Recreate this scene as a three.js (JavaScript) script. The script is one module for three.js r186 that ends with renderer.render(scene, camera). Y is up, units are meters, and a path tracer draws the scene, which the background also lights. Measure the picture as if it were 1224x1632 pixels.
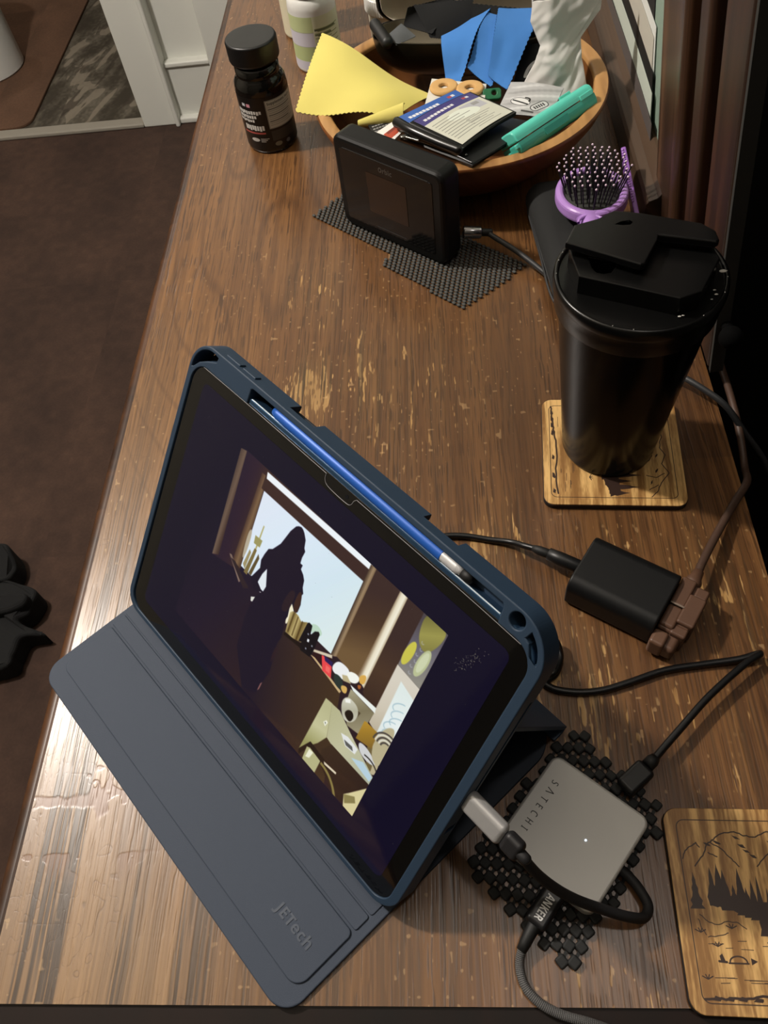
import * as THREE from 'three';
import { mergeGeometries } from 'three/addons/utils/BufferGeometryUtils.js';
import { RoundedBoxGeometry } from 'three/addons/geometries/RoundedBoxGeometry.js';
import { TextGeometry } from 'three/addons/geometries/TextGeometry.js';
import { FontLoader } from 'three/addons/loaders/FontLoader.js';
import { Brush, Evaluator, SUBTRACTION } from 'three-bvh-csg';

// ------------------------------------------------------------------ camera, light, exposure
const scene = new THREE.Scene();
scene.background = new THREE.Color(0x000000);
const camera = new THREE.PerspectiveCamera(64.514, 1224 / 1632, 0.01, 20);
camera.rotation.order = 'YXZ';
camera.rotation.set(-0.9626, 0.1587, -0.1792);
camera.position.set(0, 0.4628, 0);
const EXPOSURE = 1.0;
const LAMP = { pos: [-1.0, 1.33, -0.74], power: 7.9, color: 0xfff6ec, radius: 2.5 };
const LAMP2 = { pos: [0.24, 1.5, -0.15], power: 0.42, color: 0xfff6ec, radius: 2 };
const HALL = { pos: [-1.75, 1.35, -3.0], power: 1.5, color: 0xfff4e6, radius: 3 };

const renderer = new THREE.WebGLRenderer({ antialias: true });
renderer.toneMapping = THREE.LinearToneMapping;
renderer.toneMappingExposure = EXPOSURE;
renderer.shadowMap.enabled = true;

const fontBold = await new FontLoader().loadAsync('fonts/droid/droid_sans_bold.typeface.json');
const fontRegular = await new FontLoader().loadAsync('fonts/droid/droid_sans_regular.typeface.json');

// ------------------------------------------------------------------ helpers
const V3 = (a, b, c) => (Array.isArray(a) ? new THREE.Vector3(...a) : new THREE.Vector3(a, b, c));
function rng(seed) { let s = seed >>> 0; return () => { s = (s + 0x6D2B79F5) >>> 0; let t = s; t = Math.imul(t ^ (t >>> 15), t | 1); t ^= t + Math.imul(t ^ (t >>> 7), t | 61); return ((t ^ (t >>> 14)) >>> 0) / 4294967296; }; }
const hash = (x, y, s) => { let h = Math.imul(x | 0, 374761393) + Math.imul(y | 0, 668265263) + Math.imul(s | 0, 974634777); h = Math.imul(h ^ (h >>> 13), 1274126177); return ((h ^ (h >>> 16)) >>> 0) / 4294967296; };
function noise(x, y, s = 0) {
  const xi = Math.floor(x), yi = Math.floor(y), fx = x - xi, fy = y - yi;
  const u = fx * fx * (3 - 2 * fx), v = fy * fy * (3 - 2 * fy);
  const a = hash(xi, yi, s), b = hash(xi + 1, yi, s), c = hash(xi, yi + 1, s), d = hash(xi + 1, yi + 1, s);
  return a + (b - a) * u + (c - a) * v + (a - b - c + d) * u * v;
}
const clamp = (x, a = 0, b = 1) => Math.min(b, Math.max(a, x));
const smooth = (a, b, x) => { const t = clamp((x - a) / (b - a)); return t * t * (3 - 2 * t); };
const used = {};
function numbered(n) { used[n] = (used[n] ?? -1) + 1; return used[n] ? n + '_' + String(used[n]).padStart(3, '0') : n; }
function mat(color, roughness = 0.5, metalness = 0, extra = {}) { return new THREE.MeshPhysicalMaterial({ color, roughness, metalness, side: THREE.DoubleSide, ...extra }); }
function mesh(name, geo, material, parent = scene) {
  const g = Array.isArray(geo) ? merge(geo) : geo;
  const m = new THREE.Mesh(g, material);
  m.name = parent === scene ? numbered(name) : name; m.castShadow = m.receiveShadow = true;
  parent.add(m); return m;
}
function merge(list) { return mergeGeometries(list.map((g) => { const q = g.index ? g.toNonIndexed() : g; for (const k of Object.keys(q.attributes)) if (!['position', 'normal', 'uv'].includes(k)) q.deleteAttribute(k); if (!q.attributes.uv) q.setAttribute('uv', new THREE.BufferAttribute(new Float32Array(q.attributes.position.count * 2), 2)); return q; })); }
function tag(o, label, category, group) { o.userData = { label, category, ...(group ? { group } : {}) }; return o; }
function thing(name, label, category, pos = [0, 0, 0], turn = 0, group) {
  const o = new THREE.Group(); o.name = numbered(name); o.position.set(...pos); o.rotation.y = turn; scene.add(o);
  return tag(o, label, category, group);
}
function struct(name, geo, material, parent = scene) { const m = mesh(name, geo, material, parent); m.userData.kind = 'structure'; return m; }
function box(w, h, d, x = 0, y = 0, z = 0, r = 0, seg = 2) { const g = r ? new RoundedBoxGeometry(w, h, d, seg, r) : new THREE.BoxGeometry(w, h, d); g.translate(x, y, z); return g; }
function tube(pts, r, n = 60, k = 10) { return new THREE.TubeGeometry(new THREE.CatmullRomCurve3(pts.map((p) => V3(p)), false, 'centripetal'), n, r, k); }
function capped(pts, r, n = 60, k = 10) { const a = V3(pts[0]), b = V3(pts[pts.length - 1]); return merge([tube(pts, r, n, k), new THREE.SphereGeometry(r, k, 6).translate(a.x, a.y, a.z), new THREE.SphereGeometry(r, k, 6).translate(b.x, b.y, b.z)]); }
function lathe(pr, n = 64) { return new THREE.LatheGeometry(pr.map((p) => new THREE.Vector2(p[0], p[1])), n); }
function rr(x0, y0, x1, y1, r) { // rounded rectangle, r = [bl, br, tr, tl]
  const [a, b, c, d] = Array.isArray(r) ? r : [r, r, r, r], s = new THREE.Shape();
  s.moveTo(x0 + a, y0); s.lineTo(x1 - b, y0); s.absarc(x1 - b, y0 + b, b, -Math.PI / 2, 0); s.lineTo(x1, y1 - c); s.absarc(x1 - c, y1 - c, c, 0, Math.PI / 2);
  s.lineTo(x0 + d, y1); s.absarc(x0 + d, y1 - d, d, Math.PI / 2, Math.PI); s.lineTo(x0, y0 + a); s.absarc(x0 + a, y0 + a, a, Math.PI, Math.PI * 1.5); return s;
}
function poly(pts) { const s = new THREE.Shape(); pts.forEach((p, i) => (i ? s.lineTo(p[0], p[1]) : s.moveTo(p[0], p[1]))); return s; }
function extrude(shape, depth, bevel = 0, curve = 16) { // fills 0..depth including its bevels
  const g = new THREE.ExtrudeGeometry(shape, { depth: depth - 2 * bevel, bevelEnabled: bevel > 0, bevelThickness: bevel, bevelSize: bevel, bevelOffset: -bevel, bevelSegments: 3, curveSegments: curve });
  g.translate(0, 0, bevel); return g;
}
// a thin sheet with thickness over P(u, v); zig = pinked edges [u0, u1, v0, v1] (metres)
function sheet(P, nu, nv, th = 0.0008, zig = [0, 0, 0, 0]) {
  const pos = [], nor = [], uv = [], idx = [], pt = [];
  for (let j = 0; j <= nv; j++) for (let i = 0; i <= nu; i++) pt.push(V3(P(i / nu, j / nv)));
  const at = (i, j) => pt[j * (nu + 1) + i];
  const norm = (i, j) => at(Math.min(i + 1, nu), j).clone().sub(at(Math.max(i - 1, 0), j)).cross(at(i, Math.min(j + 1, nv)).clone().sub(at(i, Math.max(j - 1, 0)))).normalize();
  const N = []; for (let j = 0; j <= nv; j++) for (let i = 0; i <= nu; i++) N.push(norm(i, j));
  for (let j = 0; j <= nv; j++) for (let i = 0; i <= nu; i++) {
    const p = at(i, j);
    if (i === 0 && zig[0] && j % 2) p.add(at(0, j).clone().sub(at(1, j)).setLength(zig[0]));
    if (i === nu && zig[1] && j % 2) p.add(at(nu, j).clone().sub(at(nu - 1, j)).setLength(zig[1]));
    if (j === 0 && zig[2] && i % 2) p.add(at(i, 0).clone().sub(at(i, 1)).setLength(zig[2]));
    if (j === nv && zig[3] && i % 2) p.add(at(i, nv).clone().sub(at(i, nv - 1)).setLength(zig[3]));
  }
  const W = nu + 1, n = pt.length;
  for (const s of [1, -1]) for (let k = 0; k < n; k++) { const p = pt[k].clone().addScaledVector(N[k], s * th / 2); pos.push(p.x, p.y, p.z); nor.push(N[k].x * s, N[k].y * s, N[k].z * s); uv.push((k % W) / nu, Math.floor(k / W) / nv); }
  for (let j = 0; j < nv; j++) for (let i = 0; i < nu; i++) { const a = j * W + i, b = a + 1, c = a + W, d = c + 1; idx.push(a, b, d, a, d, c, n + a, n + d, n + b, n + a, n + c, n + d); }
  const rim = []; for (let i = 0; i < nu; i++) rim.push(i); for (let j = 0; j < nv; j++) rim.push(j * W + nu); for (let i = nu; i > 0; i--) rim.push(nv * W + i); for (let j = nv; j > 0; j--) rim.push(j * W);
  rim.forEach((a, k) => { const b = rim[(k + 1) % rim.length]; idx.push(a, n + a, n + b, a, n + b, b); });
  const g = new THREE.BufferGeometry(); g.setAttribute('position', new THREE.Float32BufferAttribute(pos, 3)); g.setAttribute('normal', new THREE.Float32BufferAttribute(nor, 3)); g.setAttribute('uv', new THREE.Float32BufferAttribute(uv, 2)); g.setIndex(idx); return g;
}
// bilinear patch a (u0v0), b (u1v0), c (u1v1), d (u0v1) with a lift along its normal
function patch(a, b, c, d, lift = () => 0) {
  const A = V3(a), B = V3(b), C = V3(c), D = V3(d), n = B.clone().sub(A).cross(D.clone().sub(A)).normalize(); if (n.y < 0) n.negate();
  return (u, v) => { const p = A.clone().lerp(B, u).lerp(D.clone().lerp(C, u), v).addScaledVector(n, lift(u, v)); return [p.x, p.y, p.z]; };
}
const dirTurn = (x, z) => Math.atan2(-z, x); // rotation.y that takes local +X to (x, z)
function canvas(w, h, draw) { const c = document.createElement('canvas'); c.width = w; c.height = h; const g = c.getContext('2d'); draw(g, w, h); const t = new THREE.CanvasTexture(c); t.colorSpace = THREE.SRGBColorSpace; t.anisotropy = 8; return t; }
function dataTex(w, h, px, srgb = true) { const d = new Uint8Array(w * h * 4); for (let y = 0; y < h; y++) for (let x = 0; x < w; x++) { const c = px(x, y), o = (y * w + x) * 4; d[o] = c[0]; d[o + 1] = c[1]; d[o + 2] = c[2]; d[o + 3] = 255; } const t = new THREE.DataTexture(d, w, h, THREE.RGBAFormat); if (srgb) t.colorSpace = THREE.SRGBColorSpace; t.magFilter = THREE.LinearFilter; t.minFilter = THREE.LinearMipmapLinearFilter; t.wrapS = t.wrapT = THREE.RepeatWrapping; t.generateMipmaps = true; t.needsUpdate = true; return t; }
const mix = (a, b, t) => [a[0] + (b[0] - a[0]) * t, a[1] + (b[1] - a[1]) * t, a[2] + (b[2] - a[2]) * t];
// plain wood grain running along v, for small pieces
function grainTex(w, h, dark, light, seed, fx = 14, fy = 1.2) { return dataTex(w, h, (x, y) => { const u = x / w, v = y / h; const uu = u + 0.03 * noise(u * 4, v * 2, seed) + 0.012 * noise(u * 11, v * 5, seed + 1); const f = 0.5 * noise(uu * fx, v * fy, seed + 2) + 0.32 * noise(uu * fx * 4, v * fy * 2.4, seed + 3) + 0.18 * noise(uu * fx * 14, v * fy * 8, seed + 4); return mix(dark, light, smooth(0.2, 0.8, f)); }); }
function uvScale(geo, f) { const p = geo.attributes.position, n = geo.attributes.normal, uv = geo.attributes.uv ?? new THREE.BufferAttribute(new Float32Array(p.count * 2), 2); for (let i = 0; i < p.count; i++) { const q = f(p.getX(i), p.getY(i), p.getZ(i), n.getX(i), n.getY(i), n.getZ(i)); uv.setXY(i, q[0], q[1]); } geo.setAttribute('uv', uv); return geo; }
function text(str, size, depth, font, spacing = 0) { if (!spacing) { const g = new TextGeometry(str, { font, size, depth, curveSegments: 4 }); return g; } let x = 0; const l = []; for (const ch of str) { const g = new TextGeometry(ch, { font, size, depth, curveSegments: 4 }); g.computeBoundingBox(); const w = g.boundingBox.max.x - g.boundingBox.min.x; g.translate(x - g.boundingBox.min.x, 0, 0); x += w + spacing; l.push(g); } return merge(l); }
function fabricBump(seed, f = 1) { const t = dataTex(128, 128, (x, y) => { const v = 90 + 80 * ((x + y) % 2) * 0.5 + 90 * noise(x / 2, y / 2, seed); return [v, v, v]; }, false); t.repeat.set(6 * f, 6 * f); return t; }

// ------------------------------------------------------------------ structure
const FY = -0.75;
const carpetTex = dataTex(512, 512, (x, y) => { const f = 0.5 * noise(x / 90, y / 90, 5) + 0.3 * noise(x / 12, y / 12, 6) + 0.2 * noise(x / 2, y / 2, 7); return mix([44, 30, 24], [82, 60, 48], f); });
const carpet = mat(0xffffff, 0.95, 0, { map: carpetTex, bumpMap: carpetTex, bumpScale: 0.003 });
const floorG = box(4.2, 0.1, 3.6, -0.8, FY - 0.05, -0.42); uvScale(floorG, (x, y, z) => [x * 1.3, z * 1.3]);
struct('floor', floorG, carpet);
const vinylTex = dataTex(1024, 1024, (x, y) => { const u = x / 1024, v = y / 1024; const d = u * 0.9 + v * 0.25; const k = noise(d * 22 + 2 * noise(u * 5, v * 5, 31), v * 7, 32); const s = noise(d * 60, v * 22, 33), t = noise(u * 160, v * 120, 34); let c = mix([62, 56, 46], [112, 106, 94], smooth(0.25, 0.75, 0.5 * k + 0.3 * s + 0.2 * t)); if (k > 0.62 && s > 0.45) c = mix(c, [150, 140, 124], 0.6); c = mix(c, [58, 50, 42], 0.6 * smooth(0.7, 0.85, noise(d * 90, v * 16, 35))); return c; });
const hallG = box(2.6, 0.1, 2.2, -1.5, FY - 0.05, -3.32); uvScale(hallG, (x, y, z) => [x * 0.9, z * 0.9]);
struct('floor_hall', hallG, mat(0xffffff, 0.55, 0, { map: vinylTex }));
struct('trim_1', box(1.1, 0.012, 0.04, -1.384, FY + 0.006, -2.22, 0.004), mat(0x9a958a, 0.6));
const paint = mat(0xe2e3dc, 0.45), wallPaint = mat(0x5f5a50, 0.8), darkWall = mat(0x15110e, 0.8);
// painted casing beside the doorway, the wall recess with its baseboard, and the next casing board
struct('door_1', [box(0.106, 2.6, 0.12, -0.781, FY + 1.3, -2.262, 0.004), box(0.012, 2.6, 0.03, -0.733, FY + 1.3, -2.203, 0.004)], paint);
struct('wall_far', [box(0.75, 2.6, 0.1, -0.36, FY + 1.3, -2.29)], paint);
struct('baseboard_far', [box(0.126, 0.15, 0.02, -0.666, FY + 0.075, -2.23), box(0.126, 0.014, 0.03, -0.666, FY + 0.157, -2.227, 0.005), box(0.126, 0.018, 0.024, -0.666, FY + 0.009, -2.213, 0.006)], paint);
struct('trim_2', [box(0.3, 2.6, 0.06, -0.453, FY + 1.3, -2.235, 0.004)], paint);
struct('wall_far_left', box(1.2, 2.6, 0.12, -2.35, FY + 1.3, -2.28), wallPaint);
struct('wall_far_top', box(1.2, 0.5, 0.12, -1.3, 1.6, -2.28), wallPaint);
struct('wall_right', box(0.1, 2.6, 3.6, 0.38, FY + 1.3, -0.42), darkWall);  // near-black colour stands for the shadow behind the mirror
struct('wall_left', box(0.1, 2.6, 3.6, -2.9, FY + 1.3, -0.42), mat(0xa8a294, 0.8));
struct('wall_back', box(3.4, 2.6, 0.1, -1.25, FY + 1.3, 1.38), wallPaint);
struct('ceiling', box(3.5, 0.1, 6, -1.25, 1.9, -1.5), mat(0xb8b2a6, 0.9));
struct('wall_hall_far', box(2.6, 2.6, 0.1, -1.5, FY + 1.3, -4.4), wallPaint);
struct('wall_hall_left', box(0.1, 2.6, 2.2, -2.85, FY + 1.3, -3.3), wallPaint);
struct('wall_hall_right', box(0.1, 2.6, 2.1, -0.7, FY + 1.3, -3.35), wallPaint);
struct('baseboard_right', box(0.03, 0.14, 3.4, 0.315, FY + 0.07, -0.42, 0.006), mat(0x2a1a12, 0.5));

// lamps (above the picture): glowing globe, holder, and the light inside it
function lamp(name, label, L, s) {
  const t = thing(name, label, 'lamp', L.pos);
  mesh('bulb', new THREE.SphereGeometry(s, 24, 16), mat(0xffffff, 0.4, 0, { emissive: L.color, emissiveIntensity: 6, transmission: 0, side: THREE.FrontSide }), t);
  mesh('ceiling_rose', lathe([[0, 1.85 - L.pos[1]], [0.05, 1.85 - L.pos[1]], [0.045, 1.83 - L.pos[1]], [0.008, 1.82 - L.pos[1]], [0.008, s], [0.02, s], [0.02, s - 0.012], [0, s - 0.012]], 24), mat(0x6b5a3a, 0.4, 0.8), t);
  const p = new THREE.PointLight(L.color, L.power, 0, 2); p.castShadow = true; p.shadow.radius = L.radius; p.position.set(0, 0, 0); p.name = name + '_light'; t.add(p);
}
lamp('pendant_lamp', 'glowing globe lamp hanging above the dresser side of the room', LAMP, 0.05);
lamp('pendant_lamp', 'dimmer globe lamp hanging above the front of the dresser', LAMP2, 0.05);
lamp('pendant_lamp', 'globe lamp hanging in the hallway beyond the door', HALL, 0.05);

// hallway rug and bin
const rugTex = dataTex(256, 256, (x, y) => mix([84, 60, 44], [112, 82, 62], 0.6 * noise(x / 50, y / 50, 41) + 0.4 * noise(x / 3, y / 3, 42)));
{ const s = rr(-2.3, 2.255, -1.19, 3.9, [0.01, 0.05, 0.05, 0.05]); const g = extrude(s, 0.008, 0.002); g.rotateX(-Math.PI / 2); g.translate(0, FY, 0); uvScale(g, (x, y, z) => [x * 3, z * 3]);
  tag(mesh('rug', g, mat(0xffffff, 0.9, 0, { map: rugTex })), 'smooth brown rug with a rounded corner on the hallway floor', 'rug'); }
{ const t = thing('waste_bin', 'white round tapered bin standing on the brown hallway rug', 'bin', [-1.425, FY + 0.008, -2.62]);
  mesh('bin_body', lathe([[0, 0], [0.112, 0], [0.117, 0.006], [0.113, 0.3], [0.117, 0.304], [0.117, 0.31], [0.107, 0.31], [0.108, 0.02], [0, 0.015]], 48), mat(0xd9dad6, 0.5), t); }
// black clothing heap on the carpet
{ const t = thing('bundled_jacket', 'black crumpled jacket heaped on the dark carpet beside the dresser', 'jacket', [-0.83, FY, -0.62]);
  const o = (p) => [p[0] + 0.83, -(p[1] + 0.62)], black = mat(0x060709, 0.9);
  const lump = (name, pts, h, y, seed) => { const c = new THREE.SplineCurve([...pts, pts[0]].map((p) => new THREE.Vector2(...o(p)))); const g = extrude(poly(c.getPoints(60).map((p) => [p.x, p.y])), h, 0.006, 4); g.rotateX(-Math.PI / 2); g.translate(0, y, 0); const q = g.attributes.position; for (let i = 0; i < q.count; i++) q.setY(i, Math.max(0, q.getY(i) * (0.75 + 0.5 * noise(q.getX(i) * 30, q.getZ(i) * 30, seed)))); g.computeVertexNormals(); mesh(name, g, black, t); };
  lump('jacket_body', [[-0.92, -0.74], [-0.80, -0.70], [-0.745, -0.682], [-0.728, -0.664], [-0.735, -0.635], [-0.748, -0.615], [-0.70, -0.594], [-0.735, -0.586], [-0.742, -0.555], [-0.76, -0.530], [-0.92, -0.52]], 0.045, 0, 51);
  lump('hood', [[-0.90, -0.775], [-0.815, -0.768], [-0.788, -0.74], [-0.785, -0.712], [-0.80, -0.69], [-0.90, -0.69]], 0.055, 0, 52);
  lump('sleeve', [[-0.88, -0.66], [-0.77, -0.66], [-0.735, -0.655], [-0.74, -0.635], [-0.80, -0.62], [-0.88, -0.62]], 0.062, 0, 53); }

// ------------------------------------------------------------------ dresser
const XL = -0.2544, XR = 0.1908, ZF = -0.0243, ZB = -1.36, TW = XR - XL, TL = ZF - ZB;
const scars = [ // x, z, radius x, radius z, strength: places worn to pale bare wood
  [-0.108, -0.438, 0.020, 0.036, 1.2], [-0.075, -0.455, 0.012, 0.045, 0.62], [-0.060, -0.42, 0.016, 0.04, 0.45], [-0.04, -0.40, 0.03, 0.06, 0.3], [0.0134, -0.284, 0.012, 0.022, 0.85], [0.03, -0.29, 0.02, 0.03, 0.5],
  [0.070, -0.185, 0.026, 0.04, 0.62], [0.075, -0.145, 0.03, 0.03, 0.45], [0.155, -0.25, 0.03, 0.05, 0.6], [0.17, -0.215, 0.02, 0.05, 0.55], [0.105, -0.29, 0.03, 0.02, 0.35], [0.14, -0.15, 0.05, 0.04, 0.35], [-0.115, -0.56, 0.03, 0.05, 0.3], [-0.02, -0.44, 0.05, 0.09, 0.25], [0.0471, -0.034, 0.0025, 0.02, 0.8], [-0.10, -0.52, 0.02, 0.03, 0.3], [0.09, -0.03, 0.05, 0.02, 0.25], [-0.03, -0.66, 0.05, 0.1, 0.2]];
function tabletop(x, s) { // x from the left edge, s from the front edge (metres) -> [rgb, height 0..1]
  const X = x + XL, Z = ZF - s;
  const w = x + 0.010 * noise(x * 9, s * 2.2, 1) + 0.0035 * noise(x * 34, s * 7, 2) + 0.0012 * noise(x * 120, s * 26, 22);
  const big = noise(w * 55, s * 1.1, 3), midn = noise(w * 190, s * 2.6, 4), fine = noise(w * 620, s * 7, 5), hair = noise(w * 1900, s * 26, 6);
  const pore = noise(w * 1500, s * 55, 7), blot = noise(x * 14, s * 9, 8);
  let f = 0.25 * big + 0.23 * midn + 0.27 * fine + 0.25 * hair;
  let c = mix([92, 64, 40], [148, 110, 70], smooth(0.18, 0.82, f)); c = mix(c, [126, 91, 56], 0.35 * smooth(0.35, 0.6, s));
  c = mix(c, [110, 77, 47], 0.45 * smooth(0.3, 0.7, blot));
  const arcq = x * 60 + 9 * Math.pow(noise(x * 6, s * 1.6, 17), 1.5) + 1.6 * noise(x * 20, s * 5, 18); const arc = Math.abs(arcq - Math.round(arcq)); c = mix(c, [70, 46, 28], smooth(0.10, 0.0, arc) * 0.5 * (0.4 + 0.6 * hair));
  // darker brown middle: wood tone plus dimmer light painted into the colour
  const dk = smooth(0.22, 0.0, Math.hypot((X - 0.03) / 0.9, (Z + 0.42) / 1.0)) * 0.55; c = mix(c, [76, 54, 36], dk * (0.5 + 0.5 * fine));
  let h = 0.55 + 0.2 * (fine - 0.5) + 0.14 * (hair - 0.5);
  const pk = smooth(0.63, 0.80, pore) * (0.25 + 0.75 * midn); c = mix(c, [50, 33, 21], pk * 0.62); h -= 0.35 * pk;
  // weathered grey along the left and front
  const wl = clamp(smooth(0.14, 0.0, x) * smooth(0.62, 0.1, s) + smooth(0.11, 0.0, s) * smooth(0.3, 0.02, x) * 0.8);
  c = mix(c, mix([128, 106, 82], [184, 158, 126], f), wl * 0.85);
  const vein = smooth(0.50, 0.68, noise(w * 105, s * 1.5, 9)) * smooth(0.30, 0.62, noise(w * 1000, s * 13, 23)) * (0.25 + 0.75 * wl) * smooth(0.7, 0.05, s); c = mix(c, [66, 56, 50], vein * 0.85); h -= 0.3 * vein;
  const craze = Math.abs(noise(x * 210 + 3 * noise(x * 60, s * 60, 11), s * 150, 12) - 0.5); const cz = smooth(0.03, 0.0, craze) * wl * smooth(0.5, 0.7, noise(x * 40, s * 26, 24)); c = mix(c, [88, 66, 46], cz * 0.4); h -= 0.12 * cz;
  const chip = smooth(0.72, 0.76, noise(x * 70 + 2 * noise(x * 200, s * 200, 25), s * 60, 13)) * smooth(0.06, 0.02, Math.abs(x - 0.03)) * smooth(0.05, 0.02, Math.abs(s - 0.1)); c = mix(c, [122, 82, 54], chip * 0.8); h -= 0.3 * chip;
  // pale scars in the varnish
  let sc = 0; for (const q of scars) { const dx = (X - q[0]) / q[2], dz = (Z - q[1]) / q[3]; sc = Math.max(sc, q[4] * Math.exp(-(dx * dx + dz * dz))); }
  const fl = 0.5 * noise(w * 560, s * 70, 14) + 0.3 * noise(w * 1300, s * 190, 15) + 0.2 * noise(x * 160, s * 60, 19);
  const bare = smooth(0.80 - 0.34 * sc, 0.85 - 0.31 * sc, fl) * smooth(0.03, 0.3, sc + 0.02);
  c = mix(c, mix([196, 160, 104], [222, 192, 140], hair), bare * 0.9); h -= 0.25 * bare;
  const worn = sc * smooth(0.3, 0.7, midn) * 0.5; c = mix(c, [150, 122, 82], worn); c = mix(c, [58, 48, 34], sc * 0.75 * smooth(0.6, 0.72, noise(w * 700, s * 9, 26)));
  const dot = smooth(0.9, 0.94, noise(x * 420, s * 260, 16)) * 0.5; c = mix(c, [214, 190, 150], dot * smooth(0.2, 0.6, blot));
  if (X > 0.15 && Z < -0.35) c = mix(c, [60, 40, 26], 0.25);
  c = [c[0] * 0.93, c[1] * 0.88, c[2] * 0.805];
  return [c, clamp(h)];
}
const TWX = 1400, TWY = 2048; let tableMap, tableBump, tableRough;
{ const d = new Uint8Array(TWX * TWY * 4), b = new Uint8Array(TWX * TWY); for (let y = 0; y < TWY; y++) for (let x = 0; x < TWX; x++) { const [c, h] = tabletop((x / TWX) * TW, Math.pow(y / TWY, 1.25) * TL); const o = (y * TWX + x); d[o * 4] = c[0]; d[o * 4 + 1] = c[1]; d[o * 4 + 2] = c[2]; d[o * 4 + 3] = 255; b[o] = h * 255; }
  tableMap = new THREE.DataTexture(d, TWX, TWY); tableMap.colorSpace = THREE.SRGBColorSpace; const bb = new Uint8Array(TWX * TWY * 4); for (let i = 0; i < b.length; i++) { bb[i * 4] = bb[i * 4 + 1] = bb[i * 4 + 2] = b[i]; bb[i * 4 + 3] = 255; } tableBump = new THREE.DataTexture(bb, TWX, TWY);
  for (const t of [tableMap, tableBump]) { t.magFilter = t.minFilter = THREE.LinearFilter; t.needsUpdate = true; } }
{ const t = thing('dresser', 'worn brown oak dresser carrying the tablet, cup and wooden bowl', 'dresser', [(XL + XR) / 2, FY, (ZF + ZB) / 2]);
  const L = (g) => { g.translate(-(XL + XR) / 2, -FY, -(ZF + ZB) / 2); return g; };
  const NZ = 200, pos = [], uv = [], idx = []; // the surface; rows crowd towards the front like the texture does
  for (let j = 0; j <= NZ; j++) { const q = j / NZ, s = Math.pow(q, 1.25) * TL; for (const i of [0, 1]) { pos.push(XL + i * TW, 0, ZF - s); uv.push(i, q); } if (j < NZ) { const a = j * 2; idx.push(a, a + 1, a + 3, a, a + 3, a + 2); } }
  const top = new THREE.BufferGeometry(); top.setAttribute('position', new THREE.Float32BufferAttribute(pos, 3)); top.setAttribute('uv', new THREE.Float32BufferAttribute(uv, 2)); top.setIndex(idx); top.computeVertexNormals();
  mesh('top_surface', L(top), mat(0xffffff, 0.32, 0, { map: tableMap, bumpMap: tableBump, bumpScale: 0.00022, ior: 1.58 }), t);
  mesh('top_board', L(box(TW - 0.0004, 0.016, TL, (XL + XR) / 2, -0.0084, (ZF + ZB) / 2)), mat(0x4a3220, 0.5), t);
  const edge = grainTex(256, 64, [52, 33, 20], [104, 72, 44], 61, 4, 2);
  const em = mat(0xd8c8b8, 0.4, 0, { map: edge }), emShade = mat(0x4a3322, 0.45, 0, { map: edge });  // second, darker tone has the shade of the front painted in
  const q = new THREE.Shape(); q.moveTo(0, 0); q.lineTo(0.002, -0.0004); q.absarc(0.002, -0.0086, 0.0082, Math.PI / 2, 0, true); q.lineTo(0.0102, -0.014); q.lineTo(0, -0.014); q.lineTo(0, 0);
  const le = new THREE.ExtrudeGeometry(q, { depth: TL, bevelEnabled: false, curveSegments: 10 }); le.rotateY(Math.PI); le.scale(1, 1, 1); le.translate(XL, -0.0002, ZF);
  mesh('edge_moulding', L(uvScale(le, (x, y, z) => [z * 3, (x + y) * 8])), em, t);
  const fq = new THREE.Shape(); fq.moveTo(0, -0.002); fq.lineTo(0.012, -0.004); fq.absarc(0.012, -0.014, 0.010, Math.PI / 2, 0, true); fq.lineTo(0.022, -0.03); fq.lineTo(0, -0.03); fq.lineTo(0, -0.002);
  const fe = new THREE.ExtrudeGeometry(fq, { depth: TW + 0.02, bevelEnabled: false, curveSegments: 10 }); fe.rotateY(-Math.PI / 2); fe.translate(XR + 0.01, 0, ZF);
  mesh('edge_moulding', L(uvScale(fe, (x, y, z) => [x * 3, (z + y) * 8])), emShade, t);
  const carc = mat(0x2c1c12, 0.5);
  mesh('carcass', L(box(TW - 0.03, 0.70, TL - 0.02, (XL + XR) / 2 + 0.004, -0.3664, (ZF + ZB) / 2, 0.004)), carc, t);
  mesh('plinth', L(box(TW - 0.05, 0.04, TL - 0.06, (XL + XR) / 2, FY + 0.02, (ZF + ZB) / 2)), carc, t);
  for (let k = 0; k < 3; k++) { const d = mesh('drawer', L(box(TW - 0.05, 0.2, 0.018, (XL + XR) / 2, -0.15 - k * 0.22, ZF + 0.002, 0.004)), emShade, t); for (const s of [-1, 1]) mesh('knob', L(new THREE.SphereGeometry(0.014, 16, 12).translate((XL + XR) / 2 + s * 0.12, -0.15 - k * 0.22, ZF + 0.022)), carc, d); }
}

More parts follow.
